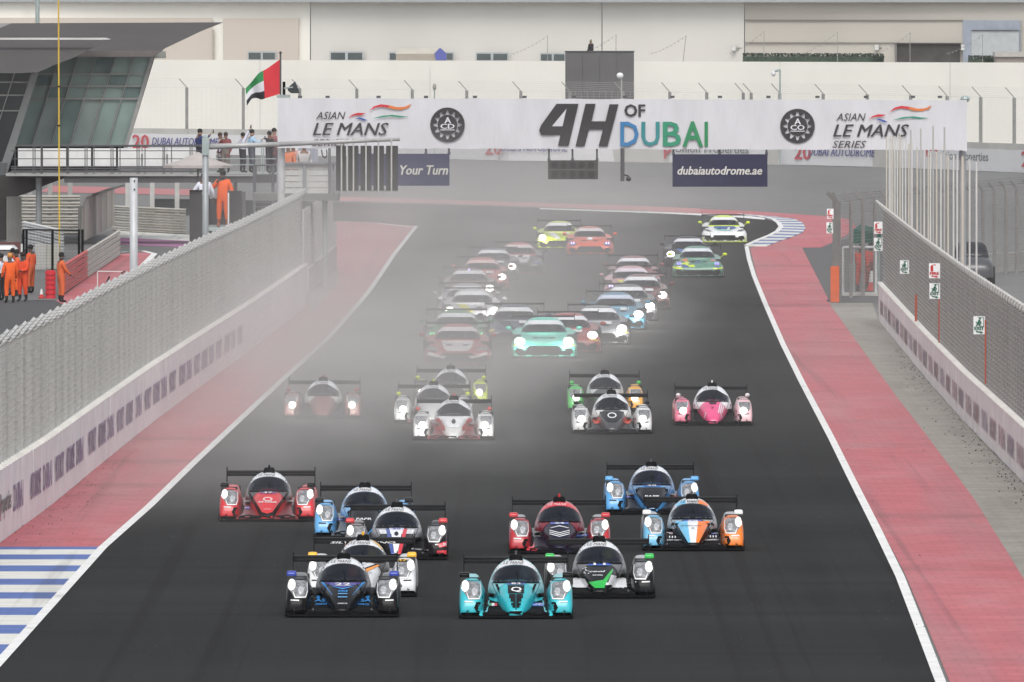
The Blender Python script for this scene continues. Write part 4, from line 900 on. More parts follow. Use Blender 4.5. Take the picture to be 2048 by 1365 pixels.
# hanging boards
def hanging(label, name, x0, x1, y0, y1, d, m, cat, hooks):
    T = Thing(name, label, cat, P(x0, y1, d)); mb = box_at(MB(), x0, x1, y0, y1, d, .12); T.part('panel', mb, m)
    mb = MB()
    for x in hooks: mb.rod(P(x, 296, d + .15), P(x, y0 + 2, d + .06), .035, 5); mb.rod(P(x - 3, y0 - 1, d + .05), P(x + 3, y0 - 1, d + .05), .05, 5)
    T.part('hanger', mb, steel_dk); return T
navy = mat("navy_board", srgb(33, 33, 66), 0.5, var=0.12, scale=2); 
T = hanging('navy hanging board reading dubaiautodrome.ae under the banner', 'hanging_board', 1345, 1535, 309, 374, DG, navy, 'sign', (1347, 1439, 1533))
mb = MB(); a, u, w = vplane(1355, 1524, 333, 350, DG - .02); text_on(mb, 'dubaiautodrome.ae', a, u, w, .03, .25, lift=Vector((0, 0, 0))); T.part('lettering', mb, flat((206, 204, 200)))
T = hanging('navy hanging board reading Your Turn behind the black light columns', 'hanging_board', 700, 899, 308, 372, DG, mat("navy_board_pale", srgb(46, 48, 82), 0.5, var=0.1, scale=2), 'sign', (760, 852, 898))
mb = MB(); a, u, w = vplane(800, 896, 331, 350, DG - .02); text_on(mb, 'Your Turn', a, u, w, .03, .25, lift=Vector((0, 0, 0))); T.part('lettering', mb, flat((196, 194, 186)))
T = hanging('black start light unit hanging under the middle of the banner', 'start_light_unit', 1096, 1196, 321, 359, DG, mat("light_unit_black", (0.05, 0.048, 0.046), 0.6, var=0.2, scale=3), 'light', (1098, 1145, 1194))
mb = MB()
for x in (1109, 1127, 1145, 1163, 1182):
    for y in (330, 349): q = P(x, y, DG - .01); mb.rod(q, q + Vector((0, -.05, 0)), .11, 10)
T.part('signal_lens', mb, flat((30, 28, 28), .3))
mb = box_at(MB(), 1097, 1195, 339, 341, DG - .03, .03); T.part('trim', mb, flat((96, 94, 90)))
T = Thing('security_camera', 'dome camera on a drop pole under the banner right of the light unit', 'camera', P(1246, 362, DG)); mb = MB(); mb.rod(P(1245, 297, DG), P(1245, 363, DG), .07, 6); T.part('drop_pole', mb, steel_dk)
mb = MB(); mb.ball(P(1257, 358, DG), .09, 10, 7); mb.rod(P(1246, 350, DG), P(1257, 352, DG), .03, 5); T.part('camera_dome', mb, flat((60, 60, 62), .3), smooth=True)
# flag, horn loudspeaker on the left column
T = Thing('flagpole', 'thin dark flagpole with the national flag on the left gantry column', 'flagpole', P(561, 197, DG + .5)); mb = MB(); mb.rod(P(561, 197, DG + .5), P(561, 108, DG + .5), .03, 6); T.part('pole', mb, steel_dk); mb = MB(); mb.ball(P(561, 106, DG + .5), .05, 8, 6); T.part('finial', mb, steel_dk)
Fg = Thing('flag', 'waving red green white and black flag at the left end of the banner', 'flag', P(560, 190, DG + .5))
FT = [(560, 119), (545, 130), (532, 139), (518, 146), (508, 158), (500, 168), (491, 177)]; FB = [(560, 188), (548, 192), (534, 196), (523, 200), (512, 196), (503, 198), (494, 212)]
def fl(u, v):
    i = min(int(u * 6), 5); t = u * 6 - i; a = [FT[i][k] * (1 - t) + FT[i + 1][k] * t for k in (0, 1)]; b = [FB[i][k] * (1 - t) + FB[i + 1][k] * t for k in (0, 1)]
    q = P(a[0] * (1 - v) + b[0] * v, a[1] * (1 - v) + b[1] * v, DG + .5); q.y += .16 * sin(u * 9 + v * 1.5) * u; return q
def fpart(u0, u1, v0, v1, m, name):
    n = 10; k = 5; vs = [fl(u0 + (u1 - u0) * i / n, v0 + (v1 - v0) * j / k) for j in range(k + 1) for i in range(n + 1)]
    mb = MB(); mb.add(vs, [(j * (n + 1) + i, j * (n + 1) + i + 1, (j + 1) * (n + 1) + i + 1, (j + 1) * (n + 1) + i) for j in range(k) for i in range(n)]); Fg.part(name, mb, m, smooth=True)
fpart(0, .40, 0, 1, flat((198, 42, 52)), 'red_stripe'); fpart(.40, 1, 0, .36, flat((38, 128, 72)), 'green_stripe'); fpart(.40, 1, .36, .72, flat((210, 210, 216)), 'white_stripe'); fpart(.40, 1, .72, 1, flat((36, 33, 38)), 'black_stripe')
T = Thing('loudspeaker', 'black horn loudspeaker on top of the banner beside the flag', 'loudspeaker', P(568, 195, DG + .4)); mb = MB()
mb.rod(P(568, 195, DG + .4), P(568, 164, DG + .4), .05, 6); T.part('bracket', mb, black_m)
mb = MB(); mb.prism([P(575, 178, DG + .3), P(576, 182, DG + .3), P(582, 187, DG + .3), P(599, 187, DG + .3), P(596, 177, DG + .3), P(590, 163, DG + .3), P(580, 172, DG + .3)], (0, .3, 0)); T.part('horn', mb, flat((44, 50, 50)))
mb = MB(); mb.rod(P(568, 177, DG + .35), P(586, 175, DG + .28), .03, 5); T.part('strut', mb, steel)

# ================================================================ pit-wall light mast, other poles on the left
DM = 418.0
T = Thing('light_mast', 'grey steel mast with a long arm over the track, left of the banner', 'mast', Vector((P(411, 0, DM).x, DM, 0)))
q = P(411, 285, DM); mb = MB(); mb.rod((q.x, DM, 0), (q.x, DM, q.z), 6.3 * DM / F, 16); T.part('pole', mb, mat("mast_grey", (0.30, 0.32, 0.335), 0.45, 0.2, var=0.1), smooth=True)
mb = MB(); box_at(mb, 404, 418, 276, 311, DM - .12, .24); mb.ball(P(411, 275, DM), (.09, .09, .07), 8, 5); T.part('head_bracket', mb, steel)
mb = MB(); mb.rod(P(412, 294, DM), P(560, 289, DM), 6 * DM / F, 12, r2=5 * DM / F); mb.rod(P(560, 289, DM), P(800, 279, DM), 5 * DM / F, 12, r2=3.4 * DM / F); T.part('arm', mb, mat("arm_grey", (0.42, 0.42, 0.42), 0.5, 0.2, var=0.1), smooth=True)
T = Thing('light_columns', 'row of black vertical light columns hanging from the mast arm', 'signal light', P(672, 383, DM))
for i, (a, b) in enumerate(((672, 692), (696, 717), (721, 743), (747, 768), (772, 796))):
    mb = box_at(MB(), a, b, 292, 381, DM + .05, .12); T.part('light_column', mb, mat("light_column_black", (0.035, 0.034, 0.034), 0.6, var=0.15))
for x in (683, 695, 707, 732, 757, 783): 
    mb = MB(); mb.rod(P(x, 283, DM), P(x, 383, DM - .05), .026 if x != 695 else .02, 5); mb.rod(P(x, 277, DM), P(x, 283, DM), .06, 6); T.part('hanger', mb, mat("hanger_pale", (0.5, 0.5, 0.48), 0.6, var=0.1))
mb = box_at(MB(), 672, 796, 380, 383, DM + .1, .04); T.part('bottom_rail', mb, steel)
T = Thing('steel_post', 'thick pale grey tubular post rising behind the left barrier', 'post', Vector((P(267.5, 0, 370).x, 370, 0)))
q = P(267.5, 356, 370); mb = MB(); mb.rod((q.x, 370, 0), (q.x, 370, q.z), 8 * 370 / F, 18); T.part('tube', mb, mat("post_white_grey", (0.48, 0.49, 0.51), 0.45, 0.1, var=0.08), smooth=True)
mb = MB()
for y in (362, 379): q = P(269, y, 370 - 8 * 370 / F + .03); mb.rod(q, q + Vector((0, -.05, 0)), .022, 8)
T.part('bolt_hole', mb, black_m)

# ================================================================ right side: signs, poles, gate
def wx(pts3, px):                            # distance at which a wall line crosses a photo column
    for a, b in zip(pts3, pts3[1:]):
        pa = 1024 + a.x * F / a.y; pb = 1024 + b.x * F / b.y
        if (pa - px) * (pb - px) <= 0: t = (px - pa) / (pb - pa); return a.lerp(b, t).y
    return pts3[-1].y
green = flat((30, 104, 78)); redS = flat((196, 40, 44)); signw = mat("sign_white", (0.84, 0.85, 0.85), 0.45, var=0.04)
def sign(kind, x0, x1, y0, y1, label, d=None):
    d = d or wx(rw, x1 + 6)
    T = Thing('exit_sign' if kind == 'EXIT' else 'fire_sign', label, 'sign', P(x0, y1, d), 'green exit signs along the right fence' if kind == 'EXIT' else 'red fire signs along the right fence')
    T.part('plate', box_at(MB(), x0, x1, y0, y1, d, .02), signw)
    X = lambda u: x0 + (x1 - x0) * u; Y = lambda v: y1 - (y1 - y0) * v; m = green if kind == 'EXIT' else redS
    mb = MB(); a, u, w = vplane(X(.09), X(.90), Y(.42), Y(.23), d - .006); text_on(mb, kind, a, u, w, .10, lift=Vector((0, 0, 0))); T.part('lettering', mb, m)
    def pg(pts, mm=m, dy=.006, mb_=None):
        mb_ = MB(); mb_.prism([P(X(a), Y(b), d - dy) for a, b in pts], (0, -.003, 0)); return mb_
    mb = pg([(.22, .20), (.60, .14), (.58, .19), (.86, .09), (.60, .02), (.60, .07), (.22, .12)]); T.part('arrow', mb, m)
    if kind == 'EXIT':
        mb = MB()
        for seg, r in (([(.50, .80), (.44, .66)], .085), ([(.44, .66), (.30, .62), (.22, .70)], .055), ([(.48, .76), (.62, .70), (.66, .60)], .05), ([(.44, .66), (.56, .58), (.52, .46)], .07), ([(.44, .66), (.36, .54), (.22, .48)], .07)):
            mb.path([P(X(a), Y(b), d - .012) for a, b in seg], r * (x1 - x0) * d / F, 4)
        mb.ball(P(X(.56), Y(.87), d - .012), .085 * (x1 - x0) * d / F, 8, 6); T.part('running_figure', mb, m)
        mb = MB(); mb.path([P(X(.36), Y(.94), d - .01), P(X(.88), Y(.94), d - .01), P(X(.88), Y(.44), d - .01), P(X(.6), Y(.44), d - .01)], .015 * (x1 - x0) * d / F + .003, 4); T.part('door_outline', mb, m)
    else:
        mb = pg([(.14, .46), (.38, .46), (.38, .78), (.32, .86), (.20, .86), (.14, .78)]); T.part('extinguisher', mb, m)
        mb = pg([(.22, .88), (.34, .88), (.40, .92), (.60, .92), (.60, .84), (.42, .88), (.34, .84), (.22, .84)]); T.part('nozzle', mb, m)
sign('FIRE', 1654, 1667, 418, 438, 'small fire sign on the corner post, left edge of the gate', 449)
sign('EXIT', 1653, 1666, 445, 467, 'small exit sign on the corner post below the fire sign', 449)
sign('FIRE', 1748, 1765, 444, 468, 'fire sign at the fence end beside the green canopy')
sign('EXIT', 1748, 1765, 476, 502, 'exit sign at the fence end just below the green canopy')
sign('EXIT', 1800, 1818, 521, 548, 'lone exit sign between the canopy and the larger fire sign')
sign('FIRE', 1858, 1880, 527, 557, 'larger fire sign above an exit sign on the right fence')
sign('EXIT', 1859, 1880, 567, 598, 'exit sign directly below the larger fire sign')
sign('EXIT', 1947, 1970, 633, 669, 'nearest and largest exit sign on the right fence')
for (x, y0, y1, r_) in ((1832, 590, 643, .035), (1878, 596, 686, .02), (1971, 640, 768, .02)):
    d = wx(rw, x + 5); T = Thing('marker_rod', {1832: 'thick rust orange rod left of the larger fire sign', 1878: 'thin orange rod under the exit sign below the larger fire sign', 1971: 'long thin orange rod under the nearest exit sign'}[x], 'rod', P(x, y1, d), 'orange rods on the right fence')
    T.part('rod', MB().rod(P(x, y1, d), P(x, y0, d), r_, 6), flat((176, 84, 62)))
polx = [(113, 120), (132, 104), (143, 100), (155, 112), (170, 110), (187, 120), (205, 96), (222, 122), (243, 132), (265, 165), (278, 70), (287, 152), (322, 185), (346, 60), (370, 205), (398, 225), (413, 213), (431, 42), (455, 218), (484, 236), (508, 50), (533, 240), (570, 240), (595, 250), (632, 250), (680, 270), (727, 288)]
ORD = ['first', 'second', 'third', 'fourth', 'fifth', 'sixth', 'seventh', 'eighth', 'ninth', 'tenth', '', 'twelfth', 'thirteenth', '', 'fifteenth', 'sixteenth', 'seventeenth', '', 'nineteenth', 'twentieth', '', 'twenty-second', 'twenty-third', 'twenty-fourth', '', '', '']
for k, (zx, zy) in enumerate(polx):
    px = 1740 + zx / 3.412; py = 240 + zy / 3.412; d = wx(rw, px) * 1.0 + 9 + (14 if zy in (70, 60, 42, 50) else 0); q = P(px, py, d); thick = zx == 632
    hi = zy in (70, 60, 42, 50)
    lab = {0: 'leftmost white pole behind the right fence', 10: 'first of the four taller grey poles behind the right fence', 13: 'second of the four taller grey poles behind the right fence', 17: 'tallest grey pole behind the right fence', 20: 'last of the four taller grey poles behind the right fence', 24: 'thickest white pole just left of the gantry column', 26: 'rightmost cream pole behind the right fence', 25: 'white pole second from the right end of the row'}.get(k, '%s slim white pole from the left in the row behind the right fence' % ORD[k])
    T = Thing('slim_pole', lab, 'pole', (q.x, d, 0), 'row of slim poles behind the right fence'); col_ = (0.42, 0.41, 0.39) if hi else ((0.52, 0.48, 0.41) if k % 3 == 0 else (0.56, 0.55, 0.53))
    T.part('shaft', MB().rod((q.x, d, 0), (q.x, d, q.z), (.024 if not thick else .032), 6), mat("pole_%d" % int(col_[0] * 100), col_, 0.6, var=0.12, scale=2, stretch=(1, 1, .3)))
# corner fence: posts with kinked heads, end post with orange padding
cf = [P(1664, 0, 462), P(1690, 0, 466), P(1714, 0, 469), P(1738, 0, 472), P(1762, 0, 475), P(1785, 0, 478), P(1808, 0, 481), P(1832, 0, 484), P(1856, 0, 487), P(1880, 0, 490), P(1905, 0, 493), P(1930, 0, 496), P(1955, 0, 499), P(1978, 0, 502), P(2001, 0, 505), P(2023, 0, 508), P(2046, 0, 511), P(2070, 0, 514), P(2094, 0, 517)]
cf = [Vector((p.x, p.y, 0)) for p in cf]
T = Thing('corner_fence', 'tall grey fence with kinked posts behind the poles at the right', 'fence', cf[0]); gp = mat("fence_post_grey", (0.22, 0.21, 0.205), 0.6, 0.1, var=0.1)
def ktop(p): return H - (384 - 28 * (1 - (520 - p.y) / 60) - YH) * p.y / F
for i, p in enumerate(cf):
    zt = 10.35 - (386 - 27 * i / 17 + 3) * p.y / F; mb = MB(); mb.box((p.x + .14, p.y - .1, 0), (p.x + .27, p.y + .1, zt - .28)); mb.rod((p.x + .2, p.y, zt - .30), (p.x - .05, p.y, zt), .06, 4); T.part('post', mb, gp)
mesh = MB(); wl = MB()
for a, b in zip(cf, cf[1:]):
    for k in range(9):
        q = a.lerp(b, k / 9); mesh.box((q.x + .2 - .004, q.y - .004, 0.3), (q.x + .2 + .004, q.y + .004, 3.3))
    for k in range(28): z = .4 + k * .11; wl.rod((a.x + .2, a.y, z), (b.x + .2, b.y, z + .01), .006, 4, cap=False)
    for k in range(4): z = 3.36 + k * .07; wl.rod((a.x + .15 - k * .06, a.y, z), (b.x + .15 - k * .06, b.y, z), .012, 4, cap=False)
T.part('wire_mesh', mesh, gp, kind='stuff'); T.part('fence_wires', wl, gp, kind='stuff')
concrete_wall('concrete_wall', 'pale concrete wall at the foot of the corner fence, far right', [Vector((P(1955, 0, 508).x, 508, 0)), Vector((P(2100, 0, 515).x, 515, 0))], .72, .3, 1, conc, 3.0)
q0 = G(1672, 605)
T = Thing('corner_post', 'thick dark grey end post with orange padding beside the gate', 'post', (q0.x, q0.y, 0))
mb = MB(); zt = P(0, 404, q0.y).z; mb.box((q0.x - .12, q0.y, 0), (q0.x + .16, q0.y + .22, zt)); mb.rod((q0.x + .04, q0.y + .1, zt - .03), (q0.x - .30, q0.y + .1, zt + .31), .10, 4); mb.rod((q0.x + .06, q0.y + .14, zt - .03), (q0.x - .12, q0.y + .14, zt + .31), .07, 4); T.part('shaft', mb, mat("post_dark_grey", (0.17, 0.165, 0.16), 0.6, 0.1, var=0.1))
a, b = P(1661, 605, q0.y), P(1680, 533, q0.y); mb = MB(); mb.box((a.x, q0.y - .12, 0), (b.x - .03, q0.y - .01, b.z)); T.part('padding', mb, mat("orange_pad", srgb(206, 96, 52), 0.6, var=0.1, scale=4))
mb = MB(); mb.box((a.x - .12, q0.y - .1, 0), (a.x, q0.y, .10)); T.part('foot', mb, steel_dk)
DGt = G(1720, 592).y
T = Thing('mesh_gate', 'grey framed mesh gate between the corner post and the right wall', 'gate', P(1690, 592, DGt)); mb = MB()
for x in (1686, 1752): mb.rod(P(x, 592, DGt), P(x, 495, DGt), .05, 5)
for y in (495, 588): mb.rod(P(1686, y, DGt), P(1752, y, DGt), .05, 5)
T.part('gate_frame', mb, mat("gate_frame_pale", (0.5, 0.5, 0.5), 0.5, 0.1)); mb = MB()
for k in range(33): mb.rod(P(1686 + k * 2, 588, DGt), P(1686 + k * 2, 495, DGt), .004, 3, cap=False)
for k in range(18): mb.rod(P(1686, 498 + k * 5, DGt), P(1752, 498 + k * 5, DGt), .004, 3, cap=False)
T.part('gate_mesh', mb, gp, kind='stuff'); mb = MB(); mb.box((P(1684, 0, DGt).x, DGt - .2, 0), (P(1756, 0, DGt).x, DGt + .1, .1)); T.part('kerb_sill', mb, conc)
DC = DGt + 3.0
T = Thing('canopy_tent', 'small dark green canopy behind the gate mesh', 'canopy', P(1733, 595, DC)); mb = MB(); a, b = P(1707, 487, DC), P(1762, 461, DC)
mb.add([(a.x, DC, a.z), (b.x, DC, a.z), (b.x, DC, P(0, 466, DC).z), (a.x, DC, P(0, 460, DC).z), (a.x, DC + 1.6, a.z), (b.x, DC + 1.6, a.z), (b.x, DC + 1.6, P(0, 461, DC).z), (a.x + .3, DC + 1.6, P(0, 450, DC).z)], [(0, 1, 2, 3), (3, 2, 6, 7), (1, 5, 6, 2), (0, 3, 7, 4), (4, 7, 6, 5)]); T.part('canopy_cloth', mb, mat("green_canvas", srgb(36, 84, 72), 0.8, var=0.12))
mb = MB()
for x in (1709, 1758):
    for dy in (0.05, 1.5): mb.rod((P(x, 0, DC).x, DC + dy, 0), (P(x, 0, DC).x, DC + dy, a.z + .1), .025, 5)
T.part('canopy_leg', mb, steel)
def cone(px, py, h, label, w=.2):
    q = G(px, py); T = Thing('traffic_cone', label, 'traffic cone', q); z1, z2 = .45 * h, .95 * h
    T.part('cone_base', MB().rod(q, q + Vector((0, 0, .45 * h)), w * .62, 14, r2=w * .38), flat((190, 54, 48))); T.part('white_sleeve', MB().rod(q + Vector((0, 0, .45 * h)), q + Vector((0, 0, h)), w * .38, 14, r2=w * .16), flat((214, 214, 214)))
    T.part('foot_plate', MB().box((q.x - w * .7, q.y - w * .7, 0.0), (q.x + w * .7, q.y + w * .7, .04)), flat((150, 44, 40)))
cone(1743, 583, .72, 'traffic cone with white top behind the gate mesh', .28)
# dark car seen behind the right fence
T = Thing('parked_car', 'dark grey car parked behind the right fence and poles', 'car', Vector((P(1946, 0, 488).x, 488, 0))); X0 = P(1946, 0, 488).x
rings = [sup(X0, w_, .25, z, y, 5, 14) for y, w_, z in ((488.0, .62, .62), (488.2, .74, .85), (489.4, .78, 1.0), (492, .78, 1.02), (492.6, .7, .9))]; v, f = loft(rings); T.part('body', MB().add(v, f), paint((70, 70, 74)), smooth=True)
rings = [sup(X0, w_, .95, z, y, 4, 14) for y, w_, z in ((489.2, .62, 1.05), (489.9, .60, 1.50), (491.6, .58, 1.50), (492.3, .5, 1.1))]; v, f = loft(rings); T.part('cabin', MB().add(v, f), glass_m, smooth=True)
for sx in (-1, 1):
    for yy in (488.8, 491.8): T.part('wheel', MB().rod((X0 + sx * .62, yy, .32), (X0 + sx * .82, yy, .32), .32, 14), rubber)

# ================================================================ BACKGROUND: far wall, sponsor banner, buildings
cream = mat("cream_render", (0.82, 0.80, 0.735), 0.85, var=0.05, scale=0.15, bump=0.1, bscale=5)
layered(cream, [((1, 1, .3), .4, .5, .75, 0, .4, (0.74, 0.72, 0.65))])
bgl = [(-90, 304), (300, 309), (700, 314), (1000, 322), (1300, 325), (1536, 329.5), (1761, 335), (2048, 346.5), (2200, 354)]
bw = [G(x, y) for x, y in bgl]
concrete_wall('perimeter_wall', 'pale far perimeter wall carrying the sponsor banner', [p + Vector((0, .15, 0)) for p in bw], 1.72, .3, 1, mat("perimeter_concrete", (0.52, 0.51, 0.48), 0.85, var=0.08, scale=.5), 8.0)
Bn = Thing('sponsor_banner', 'long white sponsor banner on the far perimeter wall', 'banner', bw[0]); pp = along(bw, 2.0)
vs = []; n = len(pp)
for i, (p, t) in enumerate(pp):
    w_ = .03 * sin(i * 1.7) + .03 * sin(i * .63)
    for z in (.0, .5, 1.0, 1.36 + .02 * sin(i * 2.1)): vs.append((p.x, p.y - .12 - abs(w_) * (1.2 - z), z + (.0 if z else .02)))
Bn.part('banner_sheet', MB().add(vs, [(i * 4 + j, (i + 1) * 4 + j, (i + 1) * 4 + j + 1, i * 4 + j + 1) for i in range(n - 1) for j in range(3)]), mat("far_banner_vinyl", (0.70, 0.70, 0.71), 0.6, var=0.03, scale=.4))
def btxt(s, x0, x1, h0, h1, m, bold=0, shear=0):
    def at(px):
        d = wx(bw, px); return Vector(((px - 1024) * d / F, d - .35, 0))
    a, b = at(x0), at(x1); mb = MB(); text_on(mb, s, a + Vector((0, 0, h0)), b - a, Vector((0, 0, h1 - h0)), bold, shear, lift=Vector((0, 0, 0))); Bn.part('lettering', mb, m)
r20 = flat((196, 84, 92)); nav = flat((84, 84, 140)); gr_ = flat((120, 122, 126))
for x in (265, 970, 1588, 2042): btxt('20', x, x + 33, .35, 1.3, r20, .03)
for x in (304, 1002, 1616): btxt('DUBAI AUTODROME', x, x + 134, .62, 1.12, nav, .05, .25)
btxt('up', 1312, 1342, .25, 1.2, r20, .06); btxt('Union Properties', 1350, 1497, .5, 1.15, gr_, .02); btxt('up', 1852, 1876, .45, 1.25, r20, .06); btxt('Union Properties', 1879, 1976, .45, 1.15, gr_, .02)
btxt('up', 560, 584, .45, 1.2, r20, .06)
# perimeter fence
pxs = [130, 245, 372, 485, 598, 712, 823, 932, 1040, 1138, 1244, 1338, 1412, 1485, 1501, 1558, 1645, 1733, 1820, 1893, 1960, 2027, 2095]
pst = [(lambda d: (Vector(((x - 1024) * d / F, d + .15, 0)), Vector((0, -1, 0))))(wx(bw, x)) for x in pxs]
fence('perimeter_fence', 'far perimeter fence with kinked posts above the sponsor banner', [p + Vector((0, .15, 0)) for p in bw], 1.72, 5.05, 1, mat("far_fence_wire", (0.60, 0.59, 0.56), 0.7, var=0.05), post_m=mat("far_post", (0.25, 0.245, 0.235), 0.6, var=0.1), posts=pst, vstep=.5, r=.004, arm=.8, hstep=.16, sag=.0, postw=.10)
# terrace wall and facade
T = Thing('terrace_wall', 'tall cream wall behind the perimeter fence', 'wall', Vector((-40, 930, 0)))
def seg(px, top, base=0.0, off=0.0):           # point on the facade line
    t = (px + 200) / 2450; d = 935 - 60 * t + off; return Vector(((px - 1024) * d / F, d, 0))
edges = [-200, 190, 520, 860, 1205, 1560, 1900, 2250]
for e0, e1 in zip(edges, edges[1:]):
    p, q = seg(e0, 0), seg(e1, 0); g = (q - p) * .0008; zt = 6.15; mb = MB(); mb.prism([(p + g), (q - g), (q - g) + Vector((0, 0, zt)), (p + g) + Vector((0, 0, zt))], (0, .5, 0)); T.part('wall_panel', mb, cream)
p, q = seg(-200, 0, off=6), seg(2250, 0, off=6); T.part('terrace_deck', MB().prism([p + Vector((0, 0, 5.5)), q + Vector((0, 0, 5.5)), q + Vector((0, 45, 5.5)), p + Vector((0, 45, 5.5))], (0, 0, .15)), conc)
O2 = 42.0
def fz(py, px): return H - (py - YH) * seg(px, 0, off=O2).y / F
Bd = Thing('warehouse_building', 'long pale building with strip windows across the top of the picture', 'building', seg(1000, 0, off=O2))
greige = mat("facade_white_grey", (0.62, 0.605, 0.565), 0.85, var=0.05, scale=.12); beig = mat("facade_beige", (0.56, 0.50, 0.44), 0.85, var=0.05, scale=.15); sand = mat("facade_sand", (0.50, 0.47, 0.42), 0.85, var=0.05, scale=.15)
def facade(x0, x1, y0, y1, m, name, out=0.0, th=.4):
    p, q = seg(x0, 0, off=O2 - out), seg(x1, 0, off=O2 - out); zt, zb = fz(y0, (x0 + x1) / 2), (fz(y1, (x0 + x1) / 2) if y1 < 500 else 5.6)
    mb = MB(); mb.prism([p + Vector((0, 0, zb)), q + Vector((0, 0, zb)), q + Vector((0, 0, zt)), p + Vector((0, 0, zt))], (0, th, 0)); Bd.part(name, mb, m)
for x0, x1, m in ((-160, 620, cream), (622, 1203, greige), (1205, 1488, greige), (1490, 2200, sand)): facade(x0, x1, 5, 999, m, 'wall_panel')
facade(-160, 424, 36, 999, beig, 'recessed_panel', .3); facade(446, 597, 37, 999, beig, 'recessed_panel', .3)
facade(-160, 2200, -14, 5, mat("roof_edge_grey", (0.36, 0.37, 0.39), 0.7, var=0.05), 'roof_edge', .4, 40)
facade(1490, 1927, 40, 41.5, flat((130, 124, 116)), 'joint_line', .2); facade(1490, 1790, 85, 86, flat((140, 134, 126)), 'joint_line', .2)
facade(424, 428, 60, 999, flat((170, 162, 150)), 'downpipe', .45)
wf = flat((176, 180, 182)); wg = mat("far_window_glass", (0.09, 0.11, 0.11), 0.2, var=0.2, scale=.5)
for x0, x1, y0, y1 in ((495, 552, 103, 119), (659, 727, 103, 120), (777, 908, 104, 120), (951, 1017, 105, 121), (1080, 1131, 106, 122)):
    p, q = seg(x0, 0, off=O2 - .45), seg(x1, 0, off=O2 - .45); z0, z1 = fz(y1 + 1, x0), fz(y0, x0)
    fr = MB(); fr.prism([p + Vector((0, 0, z0)), q + Vector((0, 0, z0)), q + Vector((0, 0, z1)), p + Vector((0, 0, z1))], (0, .04, 0)); F_ = Bd.part('window', fr, wf)
    nn = 2 if x1 - x0 < 100 else 4
    for k in range(nn):
        a = p.lerp(q, (k + .08) / nn); b = p.lerp(q, (k + .92) / nn); mb = MB(); mb.prism([a + Vector((0, -.03, z0 + .05)), b + Vector((0, -.03, z0 + .05)), b + Vector((0, -.03, z1 - .1)), a + Vector((0, -.03, z1 - .1))], (0, .02, 0)); Bd.part('pane', mb, wg, parent=None)
blg = flat((150, 158, 170)); facade(1926, 2041, 41, 999, blg, 'door_surround', .35); facade(1943, 2038, 62, 999, flat((176, 180, 182)), 'roller_door', .5); facade(1943, 2038, 60.5, 62, flat((70, 70, 74)), 'door_head', .6)
facade(1790, 1920, 87, 999, mat("dark_opening", (0.06, 0.055, 0.052), 0.7, var=0.3, scale=.8), 'dark_shutter', .35); facade(1790, 1794, 87, 999, flat((120, 118, 116)), 'shutter_jamb', .5); facade(1788, 1922, 86, 88, flat((90, 88, 84)), 'shutter_head', .55)
for x, y, lab in ((1754, 95, 'small white wall unit left of the dark shutter'), (1468, 96, 'pale wall unit near the seam of the long building'), (1927, 95, 'small white lamp right of the dark shutter')):
    p = seg(x, 0, off=O2 - .4); z = fz(y, x); T = Thing('wall_unit', lab, 'wall unit', p + Vector((0, 0, z))); T.part('casing', MB().box((p.x - .16, p.y, z - .2), (p.x + .12, p.y + .35, z + .18)), flat((196, 196, 194))); T.part('arm', MB().rod((p.x, p.y + .1, z), (p.x + .8, p.y + .1, z - .05), .05, 5), flat((150, 150, 148)))
leafm = mat("hedge_leaves", (0.035, 0.055, 0.035), 0.8, var=0.4, scale=4)
for x0, x1, y0, lab in ((1486, 1768, 108, 'long low clipped hedge on the terrace'), (1937, 1990, 113, 'short clipped hedge right of the dark shutter')):
    p, q = seg(x0, 0, off=20), seg(x1, 0, off=20); zt = H - (y0 - YH) * p.y / F; T = Thing('hedge', lab, 'hedge', p + Vector((0, 0, 5.95))); T.part('stems', MB().box((p.x, p.y, 5.94), (q.x, q.y + .5, zt - .18)), leafm); mb = MB(); random.seed(2)
    for k in range(int((x1 - x0) * 14)):
        t = random.random(); c0 = p.lerp(q, t) + Vector((0, random.uniform(-.12, .5), 0)); c0.z = random.uniform(5.92, zt + .04); d1 = Vector((random.uniform(-1, 1), random.uniform(-1, 1), random.uniform(-1, 1))).normalized() * .07; d2 = d1.orthogonal().normalized() * .05; mb.add([c0 - d1, c0 + d2, c0 + d1, c0 - d2], [(0, 1, 2, 3)])
    T.part('leaves', mb, leafm, kind='stuff')
# tent, container, black box with a photographer, dome cameras, string lights
p = seg(795, 0, off=12); D3 = p.y
T = Thing('storage_tent', 'low beige ridge tent with a blue gable on the terrace', 'tent', P(850, 122, D3))
T.part('walls', box_at(MB(), 792, 893, 108, 122, D3, 3.5), mat("tent_side", (0.36, 0.32, 0.27), 0.8, var=0.15, scale=.6)); mb = MB(); mb.add([P(790, 108, D3), P(872, 108, D3), P(876, 97, D3 + 1.8), P(797, 97, D3 + 1.8), P(792, 108, D3 + 3.6), P(874, 108, D3 + 3.6)], [(0, 1, 2, 3), (3, 2, 5, 4)]); T.part('roof_sheet', mb, flat((190, 184, 172))); mb = MB(); mb.prism([P(872, 121, D3 - .1), P(893, 121, D3 - .1), P(893, 107, D3 - .1), P(880, 96, D3 - .1), P(869, 107, D3 - .1)], (0, .08, 0)); T.part('blue_gable', mb, flat((84, 92, 160)))
T = Thing('container', 'low grey brown container on the terrace at the far right', 'container', P(2000, 126, 895)); T.part('box', box_at(MB(), 1992, 2080, 114, 128, 895, 4), mat("container_brown", (0.28, 0.24, 0.22), 0.7, var=.1)); T.part('lid', box_at(MB(), 1990, 2082, 105, 114, 894.8, 4.2), flat((170, 166, 160)))
DB = 872.0
